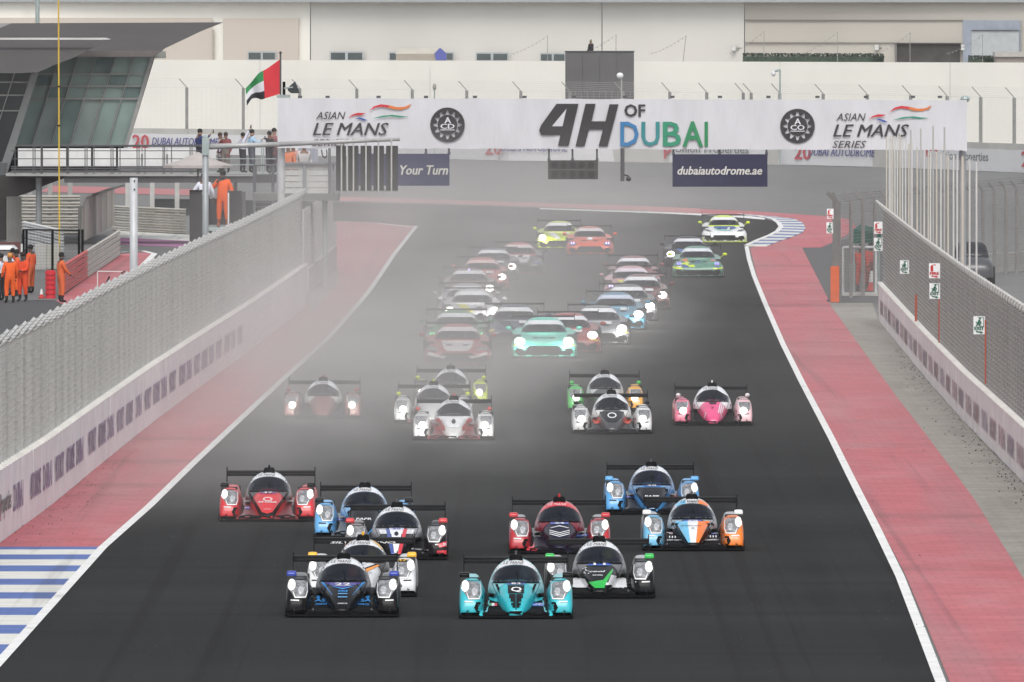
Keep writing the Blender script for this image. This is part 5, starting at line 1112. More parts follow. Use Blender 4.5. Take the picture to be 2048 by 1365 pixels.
T = Thing('camera_tower', 'dark grey wrapped camera tower rising behind the middle of the banner', 'tower', Vector((P(1199, 0, DB).x, DB, 0))); wr = mat("tower_wrap", (0.115, 0.112, 0.114), 0.8, var=0.12, scale=.5); a, b = P(1131, 104, DB), P(1268, 104, DB)
n = 4
for k in range(n): T.part('wrap_panel', MB().box((a.x + (b.x - a.x) * k / n + .01, DB, 0), (a.x + (b.x - a.x) * (k + 1) / n - .01, DB + .1, a.z)), wr)
T.part('tower_core', MB().box((a.x, DB + .12, 0), (b.x, DB + 4, a.z - .02)), wr); T.part('roof_frame', MB().box((a.x - .05, DB - .05, a.z), (b.x + .05, DB + 4, a.z + .05)), steel_dk)
T = Thing('dome_camera', 'white dome camera on a short pole in front of the dark tower', 'camera', P(1241, 196, 838)); T.part('pole', MB().rod(P(1243, 330, 838), P(1243, 158, 838), .05, 8), mat("pale_pole", (0.34, 0.34, 0.33), .6)); T.part('dome', MB().ball(P(1240, 152, 838), (.22, .22, .2), 12, 8), flat((226, 226, 226), .3), smooth=True)
T = Thing('dome_camera', 'white dome camera on a pole above the right half of the banner', 'camera', P(1560, 196, 838)); T.part('pole', MB().rod(P(1560, 330, 838), P(1560, 140, 838), .06, 8), steel); T.part('arm', MB().rod(P(1561, 140, 838), P(1549, 143, 838), .07, 6), steel); T.part('dome', MB().ball(P(1547, 148, 838), (.13, .13, .17), 12, 8), flat((210, 210, 212), .3), smooth=True)
T = Thing('wall_camera', 'faint oval camera on a rod over the left half of the banner', 'camera', P(869, 175, 850)); T.part('housing', MB().ball(P(869, 174, 850), (.12, .12, .22), 12, 8), flat((150, 146, 140)), smooth=True); T.part('pole', MB().rod(P(869, 330, 850), P(869, 176, 850), .05, 6), steel)
T = Thing('string_lights', 'sagging strings of small bulbs on thin masts along the terrace', 'string lights', seg(1095, 0, off=15) + Vector((0, 0, 5.95))); ms = [(1095, 72), (1232, 70), (1372, 72), (1528, 63), (1675, 64), (1820, 66), (1965, 70)]
D4 = lambda x: seg(x, 0, off=15).y
for x, y in ms: T.part('mast', MB().rod(P(x - (6 if x == 1372 else 0), 124, D4(x)), P(x, y, D4(x)), .022, 4), mat("thin_mast", (0.3, 0.29, 0.27), .6))
mb = MB()
for x, y in ms:
    pts = [P(x - 75 + 75 * t, 108 - (108 - y) * t ** 1.4, D4(x)) for t in [i / 10 for i in range(11)]]; mb.path(pts, .008, 3)
    for q in pts[1:]: mb.ball(q + Vector((0, 0, -.05)), .04, 5, 3)
T.part('bulb_strings', mb, mat("bulb_string", (0.25, 0.24, 0.22), .6), kind='stuff')
# ================================================================ CONTROL TOWER upper left
DT = 575.0
Tw = Thing('control_tower', 'dark roofed tower with slanted green glass at the upper left', 'building', P(150, 0, DT) * Vector((1, 1, 0)) if False else Vector((P(150, 0, DT).x, DT, 0)))
roof_m = mat("tower_roof_dark", (0.070, 0.064, 0.063), 0.8, var=0.08, scale=.6); glassG = mat("tower_glass", (0.27, 0.37, 0.34), 0.4, coat=0.1, var=0.35, scale=.35, spec=0.7); glassD = mat("tower_glass_dark", (0.035, 0.045, 0.05), 0.12, coat=0.4, var=0.4, scale=.35)
glassRefl = mat('tower_glass_reflection', (0.36, 0.44, 0.42), 0.4, var=0.4, scale=.3); glassG2 = mat('tower_glass_deep', (0.19, 0.28, 0.26), 0.35, var=0.4, scale=.5)
fr_m = mat("tower_frame_grey", (0.40, 0.395, 0.38), 0.6, 0.1, var=0.08)
def slope(pts, d0, k, y0, th, m, name):
    q = [P(x, y, d0 - k * (y - y0)) for x, y in pts]; Tw.part(name, MB().prism(q, (0, th, -.0)), m)
slope([(22, 47), (447, 45), (404, 62), (330, 97), (322, 103), (172, 103), (150, 113), (110, 128), (60, 128), (-40, 128), (-40, 74)], 580, .12, 45, .5, roof_m, 'roof')
slope([(-60, 79), (215, 80), (172, 103), (152, 114), (110, 130), (76, 145), (40, 147), (-60, 147)], 570, .08, 79, .4, roof_m, 'lower_roof')
slope([(-60, 76), (211, 76), (222, 79), (211, 80), (-60, 80)], 568, 0, 79, .3, flat((196, 194, 192)), 'fascia')
slope([(-60, 47), (85, 47), (24, 75), (-60, 75)], 583, 0, 47, 2, flat((150, 150, 150)), 'rooftop_box')
slope([(305, 103), (330, 103), (331, 117), (303, 117)], 582, 0, 47, 1, flat((160, 164, 160)), 'rooftop_box')
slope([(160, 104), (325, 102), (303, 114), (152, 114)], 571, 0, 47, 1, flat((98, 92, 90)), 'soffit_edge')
xL = lambda y: 72 - (y - 147) * .32; xR = lambda y: 305 - (y - 113) * .294
rows = [113, 149, 173, 198, 292]
slope([(xL(100) - 30, 100), (xR(100) - 4, 100), (xR(346) - 6, 346), (xL(346) - 20, 346)], DT + 1.2, 0, 0, 8, black_m, 'interior')
for j in range(4):
    for k in range(6):
        y0, y1 = rows[j] + 1.5, rows[j + 1] - 1.5; f0, f1 = (k + .04) / 6, (k + .96) / 6
        pts = [(xL(y) + (xR(y) - xL(y)) * f, y) for y, f in ((y0, f0), (y0, f1), (y1, f1), (y1, f0))]
        slope(pts, DT, 0, 0, .03, (glassG, glassRefl, glassG2)[2 if (j * 5 + k * 3) % 4 == 1 else (1 if j == 3 and k in (1, 2, 3) else 0)], 'pane')  # some bottom-row panes paler: a reflection painted into the glass colour
for j in range(5):
    y = rows[j]; slope([(xL(y), y - 1.6), (xR(y), y - 1.6), (xR(y), y + 1.6), (xL(y), y + 1.6)], DT - .15, 0, 0, .12, fr_m, 'mullion')
for k in range(7):
    w_ = 1.0 if 0 < k < 6 else 3.6; f = k / 6; a, b = 110, 340 if k in (0, 6) else 292
    xa, xb = xL(a) + (xR(a) - xL(a)) * f, xL(b) + (xR(b) - xL(b)) * f
    slope([(xa - w_, a), (xa + w_, a), (xb + w_, b), (xb - w_, b)], DT - .22, 0, 0, .16, fr_m, 'mullion')
xl = lambda y: 64 - (y - 147) * .32
for j, (y0, y1) in enumerate(((147, 164), (166, 190), (193, 221), (224, 325))):
    for k in range(3):
        q0, q1 = -k * 34 - 2, -(k + 1) * 34; slope([(xl(y0) + q1, y0), (xl(y0) + q0, y0), (xl(y1) + q0, y1), (xl(y1) + q1, y1)], DT - 3, 0, 0, .03, glassD, 'pane')
    slope([(-60, y1 - .5), (xl(y1), y1 - .5), (xl(y1), y1 + 2.5), (-60, y1 + 2.5)], DT - 3.2, 0, 0, .12, fr_m, 'mullion')
for k in range(3): slope([(xl(147) - k * 34 - 2, 147), (xl(147) - k * 34, 147), (xl(325) - k * 34, 325), (xl(325) - k * 34 - 2, 325)], DT - 3.25, 0, 0, .12, fr_m, 'mullion')
slope([(-60, 146), (66, 146), (8, 327), (-60, 327)], DT - 1, 0, 0, .8, black_m, 'interior')
slope([(64, 147), (76, 147), (14, 348), (-4, 348)], DT - 3.4, 0, 0, .4, mat("pale_tower_pier", (0.36, 0.36, 0.355), .6, var=.06), 'pier')
slope([(-60, 326), (14, 326), (8, 352), (-60, 352)], DT - 3.5, 0, 0, .5, flat((120, 122, 122)), 'sill')
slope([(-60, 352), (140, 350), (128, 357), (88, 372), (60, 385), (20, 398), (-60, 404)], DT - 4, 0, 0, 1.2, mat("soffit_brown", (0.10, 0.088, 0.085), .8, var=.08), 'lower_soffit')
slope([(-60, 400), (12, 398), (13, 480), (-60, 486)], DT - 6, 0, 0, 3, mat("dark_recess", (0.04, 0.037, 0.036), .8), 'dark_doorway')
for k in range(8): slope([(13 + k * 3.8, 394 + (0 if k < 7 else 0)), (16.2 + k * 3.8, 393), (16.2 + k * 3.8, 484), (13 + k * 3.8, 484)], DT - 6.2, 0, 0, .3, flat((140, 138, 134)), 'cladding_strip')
T = Thing('roof_mast', 'grey mast rising behind the tower roof', 'mast', P(75, 75, 600)); T.part('shaft', MB().rod(P(75, 300, 600), P(75, -8, 600), .10, 8), steel)
T = Thing('antenna_pole', 'thin yellow antenna pole in front of the tower glass', 'pole', Vector((P(118, 0, 520).x, 520, 0))); q = P(117, -4, 520); T.part('shaft', MB().rod((P(119, 0, 520).x, 520, 0), q, .032, 6), flat((206, 172, 60))); mb = MB()
for y in (172, 250): mb.rod(P(117.5, y, 520), P(117.5, y + 3, 520), .06, 6)
T.part('band', mb, black_m)
# balcony
DBc = 566.0; zfl = P(0, 347, DBc).z
Bc = Thing('balcony', 'long railed viewing balcony running from the tower to the stairs', 'balcony', Vector((P(280, 0, DBc).x, DBc, 0)))
pa, pb = P(12, 347, DBc), P(552, 350, DBc)
Bc.part('floor_slab', MB().box((pa.x, DBc, zfl - .12), (pb.x, DBc + 6, zfl)), flat((150, 150, 148))); Bc.part('floor_beam', MB().box((P(128, 0, DBc).x, DBc + .1, P(0, 366, DBc).z), (pb.x, DBc + .5, zfl - .13)), mat("beam_dark", (0.07, 0.068, 0.07), .7, var=.1))
for k in range(8):
    x0 = 34 + k * 50; Bc.part('side_panel', box_at(MB(), x0 + 2, x0 + 48, 297, 333, DBc + .9, .05), mat("balcony_panel", (0.74, 0.74, 0.74), .6, var=.06))
def rail(y, r, x0=22, x1=405): Bc.part('rail', MB().rod(P(x0, y, DBc + .02), P(x1, y, DBc + .02), r, 6), steel_dk)
rail(292, .045, 34); rail(302, .018); rail(318, .018); rail(334, .03); rail(338, .03); rail(343, .04)
for x in (30, 66, 70, 82, 84, 118, 134, 137, 170, 174, 188, 222, 226, 240, 274, 278, 290, 326, 329, 343, 380, 384): Bc.part('post', MB().rod(P(x, 348, DBc), P(x, 293, DBc), .022, 5), steel_dk)
for x in (60, 395, 470): q = P(x, 350, DBc + .5); Bc.part('column', MB().rod((P(76 if x == 60 else x, 0, DBc).x, DBc + 1, 0), (P(76 if x == 60 else x, 0, DBc).x, DBc + 1, zfl - .2), .13 if x == 60 else .08, 10), mat("column_mid_grey", (0.26, 0.27, 0.28), .5, .2))
mb = MB(); 
for x in (523, 527): mb.rod(P(x, 348, DBc), P(x, 296, DBc), .03, 5)
for y in (318, 330, 348): mb.rod(P(405, y, DBc), P(552, y, DBc), .02, 5)
Bc.part('end_railing', mb, steel)
# low deck + stairs + railed stand next to the gantry
T = Thing('steel_stairs', 'grey steel stair tower left of the gantry column', 'stairs', Vector((P(525, 0, 500).x, 500, 0)))
for x in (509, 546): T.part('stringer', MB().rod((P(x, 0, 500).x, 500, 0), P(x, 330, 500), .06, 6), flat((92, 94, 98)))
for x in (512, 540): T.part('handrail', MB().rod(P(x, 365, 499.5), P(x, 331, 499.5), .03, 5), flat((84, 86, 90)))
for y0, y1 in ((350, 366), (386, 398)): T.part('landing', box_at(MB(), 508, 556, y0, y1, 500.3, .8), flat((74, 74, 76)))
for k, y in enumerate((404, 413, 423)): T.part('tread', box_at(MB(), 511, 544, y, y + 2, 500.2, .3), flat((90, 92, 94)))
T.part('top_rail', MB().rod(P(508, 331, 499.6), P(552, 331, 499.6), .03, 5), flat((84, 86, 90)))
DS = 482.0
T = Thing('railed_platform', 'grey platform with white side boards between the gantry column and the light columns', 'platform', Vector((P(615, 0, DS).x, DS, 0)))
for k in range(5): T.part('side_board', box_at(MB(), 556, 671, 329 + k * 12, 339.3 + k * 12, DS + .1, .05), mat("side_board_pale", (0.50, 0.50, 0.485), .7, var=.06))
for x in (556, 609, 662, 671): T.part('post', box_at(MB(), x - 3, x + 3, 326, 390, DS - .02, .08), flat((128, 130, 134)))
T.part('top_rail', box_at(MB(), 556, 672, 325, 329, DS - .05, .1), flat((120, 122, 126))); T.part('deck_beam', box_at(MB(), 505, 677, 388, 402, DS, 4.0), mat("deck_beam", (0.16, 0.158, 0.158), .7, var=.1)); T.part('back_panel', box_at(MB(), 596, 636, 290, 325, DS + 3, .1), flat((150, 152, 164)))
T.part('leg', MB().rod((P(650, 0, DS).x, DS + 1, 0), P(650, 400, DS + 1), .1, 8), steel); T.part('leg', MB().rod((P(560, 0, DS).x, DS + 1, 0), P(560, 400, DS + 1), .1, 8), steel)
T = Thing('hook_pole', 'dark post with a hanging cable loop left of the light columns', 'pole', P(659, 330, DS - 1)); T.part('post', MB().rod(P(659, 388, DS - 1), P(659, 292, DS - 1), .05, 6), flat((104, 106, 110))); T.part('cable', MB().path([P(643, 300, DS - 1), P(645, 312, DS - 1), P(650, 317, DS - 1), P(654, 311, DS - 1), P(653, 300, DS - 1)], .02, 5), black_m)
# marshal platform
DP = 442.0
T = Thing('marshal_platform', 'raised platform with black side panels behind the left barrier', 'platform', Vector((P(435, 0, DP).x, DP, 0)))
blkp = mat("black_panel", (0.030, 0.029, 0.029), .7, var=.2, scale=2); f0 = P(0, 456, DP).z
for x0, x1, y0 in ((379, 404, 383), (404.5, 416, 384), (455, 484, 382), (484.5, 491, 384)):
    a, b = P(x0, y0, DP), P(x1, y0, DP); T.part('side_panel', MB().box((a.x, DP, 0), (b.x, DP + .06, a.z)), blkp if x0 != 484.5 else flat((84, 84, 86)))
T.part('deck', box_at(MB(), 380, 490, 455, 462, DP + .02, 2.0), steel); T.part('under_panel', MB().box((P(417, 0, DP).x, DP + .3, 0), (P(455, 0, DP).x, DP + .36, f0 - .1)), blkp)
T.part('white_handrail', MB().rod(P(457, 460, DP - .05), P(457, 386, DP - .05), .028, 6), flat((222, 222, 220))); T.part('top_rail', MB().rod(P(379, 382, DP - .04), P(416, 382, DP - .04), .03, 5), black_m); T.part('back_panel', box_at(MB(), 417, 455, 398, 450, DP + 2.1, .05), blkp)
T = Thing('parasol', 'wide beige parasol behind the grey mast', 'parasol', Vector((P(396, 0, 520).x, 520, 0))); c0 = P(396, 304, 520); R_ = 70 * 520 / F; zr = P(0, 331, 520).z; N8 = 8; can = mat("parasol_cloth", (0.42, 0.385, 0.37), .8, var=.06)
for k in range(N8):
    a0, a1 = 2 * pi * k / N8, 2 * pi * (k + 1) / N8; p = [c0, Vector((c0.x + R_ * cos(a0), 520 + R_ * sin(a0), zr)), Vector((c0.x + R_ * cos(a1), 520 + R_ * sin(a1), zr))]; m1 = [c0.lerp(p[1], .5) - Vector((0, 0, .05)), c0.lerp(p[2], .5) - Vector((0, 0, .05))]
    T.part('canopy_gore', MB().add([p[0], m1[0], m1[1], p[1], p[2], p[1] - Vector((0, 0, .1)), p[2] - Vector((0, 0, .1))], [(0, 1, 2), (1, 3, 4, 2), (3, 5, 6, 4)]), can)
T.part('pole', MB().rod((c0.x, 520, 0), c0, .035, 6), steel_dk)

# ================================================================ infield at the left
sheet('pit_lane', [(-160, 660), (-160, 596), (112, 603), (180, 604), (262, 600), (480, 640), (300, 760), (-160, 900)], 0.008, mat("asphalt_pit", (0.06, 0.06, 0.062), .9, var=.12, scale=2))
sheet('pit_apron', [(-160, 600), (-160, 520), (60, 520), (135, 560), (112, 602)], 0.012, mat("asphalt_pit_light", (0.13, 0.13, 0.13), .9, var=.12, scale=2))
sheet('red_runoff', [(112, 603), (130, 590), (238, 509), (300, 505), (309, 513), (262, 560), (215, 640), (150, 622)], 0.016, red_paint)
strip('white_edge_line', [(240, 506), (285, 503), (309, 509), (290, 528), (272, 548)], .25, .024, white_line)
sheet('access_road', [(238, 491), (400, 500), (400, 530), (305, 512), (300, 505), (238, 508)], 0.012, mat("asphalt_mid", (0.10, 0.10, 0.10), .9, var=.1))
sheet('painted_band', [(232, 462), (400, 472), (400, 484), (236, 476)], 0.016, kerb_white); sheet('painted_band', [(236, 476), (400, 484), (400, 497), (238, 490)], 0.016, mat("purple_paint", srgb(150, 96, 136), .8, var=.2, scale=.6, stretch=(.2, 1, 1)))
sheet('faded_red_strip', [(80, 385), (400, 392), (400, 380), (100, 372)], 0.016, mat("pale_red_paint", srgb(170, 110, 112), .85, var=.1))
rl_m = mat("guard_rail_beige", (0.50, 0.475, 0.43), .6, .1, var=.14, scale=.8); rl_r = mat("guard_rail_red", srgb(196, 84, 82), .6, var=.14, scale=.8); rl_w = mat("guard_rail_white", (0.66, 0.66, 0.65), .6, .1, var=.1)
def armco(label, a, b, n, h, m, posts=0, ph=0, group='stacked guard rails of the infield', split=None):
    T = Thing('guard_rail', label, 'guard rail', a, group); t = (b - a).normalized(); nn = Vector((t.y, -t.x, 0)); dz = h / n
    segs = [(0, 1, m)] if not split else [(0, split[0], split[1]), (split[0], 1, m)]
    for k in range(n):
        for s0, s1, mm in segs:
            p, q = a.lerp(b, s0), a.lerp(b, s1); z = k * dz; prof = [(0, .06), (.05, .18), (.07, .3), (.02, .5), (.07, .7), (.05, .84), (0, .94)]; mb = MB(); L = [Vector((p.x, p.y, z + dz * v)) + nn * u for u, v in prof]; R2 = [Vector((q.x, q.y, z + dz * v)) + nn * u for u, v in prof]; kk = len(prof)
            mb.add(L + R2, [(i, kk + i, kk + i + 1, i + 1) for i in range(kk - 1)]); T.part('rail', mb, mm)
    for k in range(posts): p = a.lerp(b, (k + .5) / posts) - nn * .12; T.part('post', MB().box((p.x - .1, p.y - .06, 0), (p.x + .1, p.y + .06, ph)), mat("pale_post", (0.46, 0.455, 0.44), .6, var=.08))
g_ = lambda x, y: G(x, y)
armco('far stack of beige guard rails left of the slatted fence', g_(40, 470), g_(160, 470), 6, 1.75, rl_m, 3, 2.35); armco('far stack of beige guard rails between the slatted fence and the marshal platform', g_(226, 462), g_(374, 470), 5, 1.15, rl_m, 3, 2.3)
armco('red and beige guard rails slanting along the infield run-off', g_(118, 594), g_(238, 512), 5, 1.06, rl_m, split=(.42, rl_r)); armco('white guard rails behind the black mesh gate', g_(48, 500), g_(130, 520), 5, 1.2, rl_w)
T = Thing('slatted_fence', 'beige slatted fence with a kinked top in the infield', 'fence', g_(162, 500)); a, b = g_(162, 500), g_(229, 465); sl = [mat("slat_a", (0.40, 0.36, 0.32), .8, var=.1), mat("slat_b", (0.36, 0.30, 0.26), .8, var=.1), mat("slat_c", (0.45, 0.42, 0.38), .8, var=.1)]
for k in range(18):
    p, q = a.lerp(b, k / 18), a.lerp(b, (k + .92) / 18); z = 2.0 if k > 1 else 1.75; T.part('slat', MB().prism([p + Vector((0, 0, .3)), q + Vector((0, 0, .3)), q + Vector((0, 0, z)), p + Vector((0, 0, z))], (0, .06, 0)), sl[(k * 7) % 3])
T.part('top_rail', MB().rod(a + Vector((0, 0, 1.75)), a.lerp(b, .12) + Vector((0, 0, 2.05)), .07, 5).rod(a.lerp(b, .12) + Vector((0, 0, 2.05)), b + Vector((.4, 0, 2.1)), .07, 5), flat((110, 106, 102))); T.part('end_post', MB().box((a.x - .12, a.y - .05, 0), (a.x + .02, a.y + .1, 1.8)), flat((90, 88, 86)))
dg_ = D(545)
T = Thing('mesh_gate', 'black framed double mesh gate in the infield', 'gate', G(105, 545)); 
for x in (47, 53, 105, 158, 165): T.part('gate_post', MB().rod(P(x, 545, dg_), P(x, 459, dg_), .05, 6), black_m)
T.part('top_bar', MB().rod(P(50, 460, dg_), P(160, 461, dg_), .03, 5), black_m); mb = MB()
for k in range(38): mb.rod(P(52 + k * 2.9, 545, dg_), P(52 + k * 2.9, 461, dg_), .0045, 3, cap=False)
for k in range(14): mb.rod(P(52, 464 + k * 6, dg_), P(160, 464 + k * 6, dg_), .0045, 3, cap=False)
T.part('gate_mesh', mb, steel_dk, kind='stuff')
T = Thing('concrete_block', 'grey concrete block behind the black gate', 'block', G(90, 540)); T.part('block', box_at(MB(), 70, 92, 488, 540, D(540) + .4, .8), conc); T.part('pale_side', box_at(MB(), 92.5, 118, 490, 538, D(540) + .5, .8), flat((170, 168, 160)))
T = Thing('water_barrier', 'ribbed red plastic barrier beside the lone marshal', 'barrier', G(101, 598)); q = G(101, 598)
for k in range(6): z = k * .165; T.part('rib', MB().rod(q + Vector((0, 0, z)), q + Vector((0, 0, z + .09)), .19, 14).rod(q + Vector((0, 0, z + .09)), q + Vector((0, 0, z + .16)), .165, 14), flat((196, 44, 54)))
cone(83, 598, .34, 'small red cone beside the ribbed red barrier', .16)
T = Thing('goal_frame', 'thin white frame standing on the red run-off behind the barrier', 'frame', P(196, 580, 445)); T.part('tube', MB().path([P(195, 600, 445), P(195, 543, 445), P(252, 544, 445)], .02, 5), flat((214, 206, 204))); T.part('clip', MB().rod(P(213, 566, 445), P(219, 553, 445), .03, 5), black_m); T.part('hook', MB().path([P(240, 552, 445), P(245, 545, 445), P(250, 543, 445), P(254, 551, 445)], .03, 5), flat((80, 50, 44)))
# white service vehicle at the left edge
T = Thing('service_vehicle', 'white vehicle with dark windows at the left edge behind the marshals', 'vehicle', G(5, 560)); q = G(8, 562); x1, x0 = P(36, 0, q.y).x, P(-70, 0, q.y).x; zf = lambda y: P(0, y, q.y).z
T.part('body', MB().prism([(x0, q.y, .3), (x1, q.y, .3), (x1, q.y, zf(512)), (x0, q.y, zf(512))], (0, 3, 0)), paint((214, 214, 214))); T.part('roof', MB().prism([(x0, q.y + .2, zf(500)), (x1 - .1, q.y + .2, zf(500)), (x1 - .25, q.y + .3, zf(493)), (x0, q.y + .3, zf(493))], (0, 2.6, 0)), paint((220, 220, 220)))
T.part('windscreen', MB().prism([(x0, q.y + .15, zf(512)), (x1 - .06, q.y + .15, zf(512)), (x1 - .12, q.y + .25, zf(500)), (x0, q.y + .25, zf(500))], (0, 2.5, 0)), glass_m)
for xx in (x0 + .3, x1 - .3): T.part('wheel', MB().rod((xx - .1, q.y + .4, .32), (xx + .1, q.y + .4, .32), .32, 12), rubber)
T = Thing('maroon_cabinet', 'dark maroon box cabinet behind the white vehicle', 'cabinet', G(20, 540)); T.part('cabinet', box_at(MB(), -30, 41, 485, 540, D(535), 1.0), flat((92, 52, 52))); T.part('white_post', box_at(MB(), 41.5, 45, 488, 560, D(556), .1), flat((206, 206, 206)))

# ================================================================ PEOPLE
skinc = (0.20, 0.11, 0.07)
def person(label, foot, h, face, top, legs, hair=(20, 18, 18), L=None, R=None, skin=skinc, stance=.12, sit=False, phone=None, shoes=(40, 38, 38), group=None, cap=None, lean=0.0):
    """foot: point under the body; face: heading in degrees (0 = away, 180 = to the camera); arm poses = (elbow, hand) offsets in body axes"""
    T = Thing('person', label, 'person', foot, group); T.o.rotation_euler = (0, 0, radians(face)); k = h / 1.75
    L = L or ((-.27, .0, 1.13), (-.26, .12, .88)); R = R or ((.27, .0, 1.13), (.26, .12, .88))
    J = {'pel': (0, 0, .95), 'wst': (0, lean * .4, 1.10), 'che': (0, lean, 1.33), 'nek': (0, lean, 1.48), 'hd0': (0, .02 + lean, 1.56), 'hd1': (0, .03 + lean, 1.68),
         'sL': (-.18, lean, 1.42), 'sR': (.18, lean, 1.42), 'eL': L[0], 'eR': R[0], 'hL': L[1], 'hR': R[1],
         'pL': (-.09, 0, .92), 'pR': (.09, 0, .92), 'kL': (-stance, .04, .50), 'kR': (stance, .03, .50), 'fL': (-stance - .01, -.02, .09), 'fR': (stance + .01, 0, .09), 'tL': (-stance - .02, .14, .04), 'tR': (stance + .02, .16, .04)}
    if sit: J.update({'kL': (-.15, .38, .86), 'kR': (.15, .38, .86), 'fL': (-.15, .42, .44), 'fR': (.15, .42, .44), 'tL': (-.15, .55, .42), 'tR': (.15, .55, .42)})
    RD = {'pel': .155, 'wst': .14, 'che': .165, 'nek': .062, 'hd0': .082, 'hd1': .095, 'sL': .075, 'sR': .075, 'eL': .052, 'eR': .052, 'hL': .036, 'hR': .036, 'pL': .10, 'pR': .10, 'kL': .072, 'kR': .072, 'fL': .05, 'fR': .05, 'tL': .045, 'tR': .045}
    for q in ('wst', 'che', 'pel', 'pL', 'pR', 'kL', 'kR', 'eL', 'eR', 'sL', 'sR'): RD[q] *= 1.28
    if sit:
        for q in J: J[q] = (J[q][0], J[q][1], J[q][2] - .88)
    names = list(J); ix = {n_: i for i, n_ in enumerate(names)}
    E = [('pel', 'wst'), ('wst', 'che'), ('che', 'nek'), ('nek', 'hd0'), ('hd0', 'hd1'), ('che', 'sL'), ('che', 'sR'), ('sL', 'eL'), ('eL', 'hL'), ('sR', 'eR'), ('eR', 'hR'), ('pel', 'pL'), ('pel', 'pR'), ('pL', 'kL'), ('kL', 'fL'), ('fL', 'tL'), ('pR', 'kR'), ('kR', 'fR'), ('fR', 'tR')]
    me = bpy.data.meshes.new('b'); me.from_pydata([Vector(J[n_]) * k for n_ in names], [(ix[a], ix[b]) for a, b in E], []); ob = bpy.data.objects.new('b', me); COL.objects.link(ob)
    ob.modifiers.new('s', 'SKIN'); sv = me.skin_vertices[0].data
    for i, n_ in enumerate(names): sv[i].radius = (RD[n_] * k * (1.15 if n_ in ('che', 'wst', 'pel') else 1), RD[n_] * k * (.78 if n_ in ('che', 'wst', 'pel') else 1)); sv[i].use_root = (n_ == 'pel')
    ss = ob.modifiers.new('u', 'SUBSURF'); ss.levels = 1; ss.render_levels = 1
    m2 = bpy.data.meshes.new_from_object(ob.evaluated_get(bpy.context.evaluated_depsgraph_get())); bpy.data.objects.remove(ob)
    mats = [flat(top, .8), flat(legs, .8), mat("skin_%d" % int(skin[0] * 100), skin, .6, var=.05), flat(shoes, .7)]
    for m_ in mats: m2.materials.append(m_)
    jl = [(n_, Vector(J[n_]) * k) for n_ in names]
    for p in m2.polygons:
        c = p.center; n_ = min(jl, key=lambda q: (q[1] - c).length)[0]
        p.material_index = 2 if n_ in ('hL', 'hR', 'nek', 'hd0', 'hd1') else 1 if n_ in ('pel', 'pL', 'pR', 'kL', 'kR') else 3 if n_[0] in 'ft' else 0
        if n_ in ('hL', 'hR') and (Vector(J[n_]) * k - c).length > .1 * k: p.material_index = 0
        p.use_smooth = True
    link('body', m2, None, T.o)
    hd = Vector(J['hd1']) * k; mb = MB(); mb.ball(hd + Vector((0, -.012, .025)) * k, (.10 * k, .108 * k, .10 * k), 10, 7); link('hair' if not cap else 'cap', new_mesh('hair', mb.v, mb.f, True), flat(cap or hair, .8), T.o)
    mb = MB(); mb.ball(hd + Vector((0, .095, -.045)) * k, (.014 * k, .018 * k, .02 * k), 6, 4)
    for s in (-1, 1): mb.ball(hd + Vector((s * .034, .082, -.015)) * k, (.011 * k, .008 * k, .008 * k), 6, 4); mb.ball(hd + Vector((s * .093, .0, -.03)) * k, (.012 * k, .02 * k, .03 * k), 6, 4)
    link('face', new_mesh('face', mb.v, mb.f, True), mats[2], T.o)
    for s, hn, en in ((-1, 'hL', 'eL'), (1, 'hR', 'eR')):
        a, e = Vector(J[hn]) * k, Vector(J[en]) * k; d = (a - e).normalized(); w = d.cross(Vector((0, 1, .2))).normalized(); mb = MB()
        for i, ln in enumerate((.07, .082, .078, .062)): b0 = a + d * .05 * k + w * (i - 1.5) * .019 * k; mb.rod(b0, b0 + d * ln * .5 * k + Vector((0, .012, 0)) * k, .009 * k, 5); mb.rod(b0 + d * ln * .5 * k + Vector((0, .012, 0)) * k, b0 + d * ln * .85 * k + Vector((0, .04, 0)) * k, .008 * k, 5)
        mb.rod(a + w * -.03 * k * s, a + w * -.055 * k * s + d * .05 * k, .010 * k, 5); link('hand', new_mesh('hand', mb.v, mb.f), mats[2], T.o)
        if phone == hn: mb = MB(); c = a + d * .1 * k; mb.box((c.x - .04, c.y + .02, c.z - .07), (c.x + .04, c.y + .035, c.z + .08)); link('phone', new_mesh('phone', mb.v, mb.f), black_m, T.o)
    return T
OR = (232, 96, 32); OR2 = (206, 100, 56); OR3 = (216, 72, 34)
fl_ = lambda x, dd=.6, z=None: Vector((P(x, 0, DBc + dd).x, DBc + dd, zfl if z is None else z))
UPR = ((.30, .16, 1.34), (.34, .38, 1.60)); UPL = ((-.30, .16, 1.34), (-.34, .38, 1.60)); FACE_R = ((.2, .25, 1.3), (.06, .26, 1.6))
person('man in navy polo holding up a phone on the balcony, leftmost', fl_(399, .3), 1.82, -70, (34, 42, 92), (40, 42, 60), R=UPR, L=((-.26, .14, 1.2), (-.1, .36, 1.3)), phone='hR', skin=(.26, .15, .10))
person('woman in maroon dress raising a hand to her face on the balcony', fl_(452, .5), 1.68, 150, (128, 66, 70), (120, 112, 104), R=((.26, .15, 1.25), (.1, .2, 1.5)), hair=(60, 44, 38))
person('person in pale grey behind the woman in maroon', fl_(441, 1.3), 1.66, 100, (190, 190, 200), (96, 70, 74), hair=(70, 50, 44))
person('person in pale shirt stretching one arm high with a phone', fl_(485, 1.0), 1.66, -60, (206, 206, 220), (56, 54, 60), R=((.22, .10, 1.68), (.24, .22, 1.95)), phone='hR')
person('man in light blue polo and dark trousers looking at a phone', fl_(503, .4), 1.80, -65, (160, 190, 214), (84, 86, 96), R=((.26, .12, 1.2), (.18, .42, 1.38)), phone='hR', skin=(.30, .18, .13))
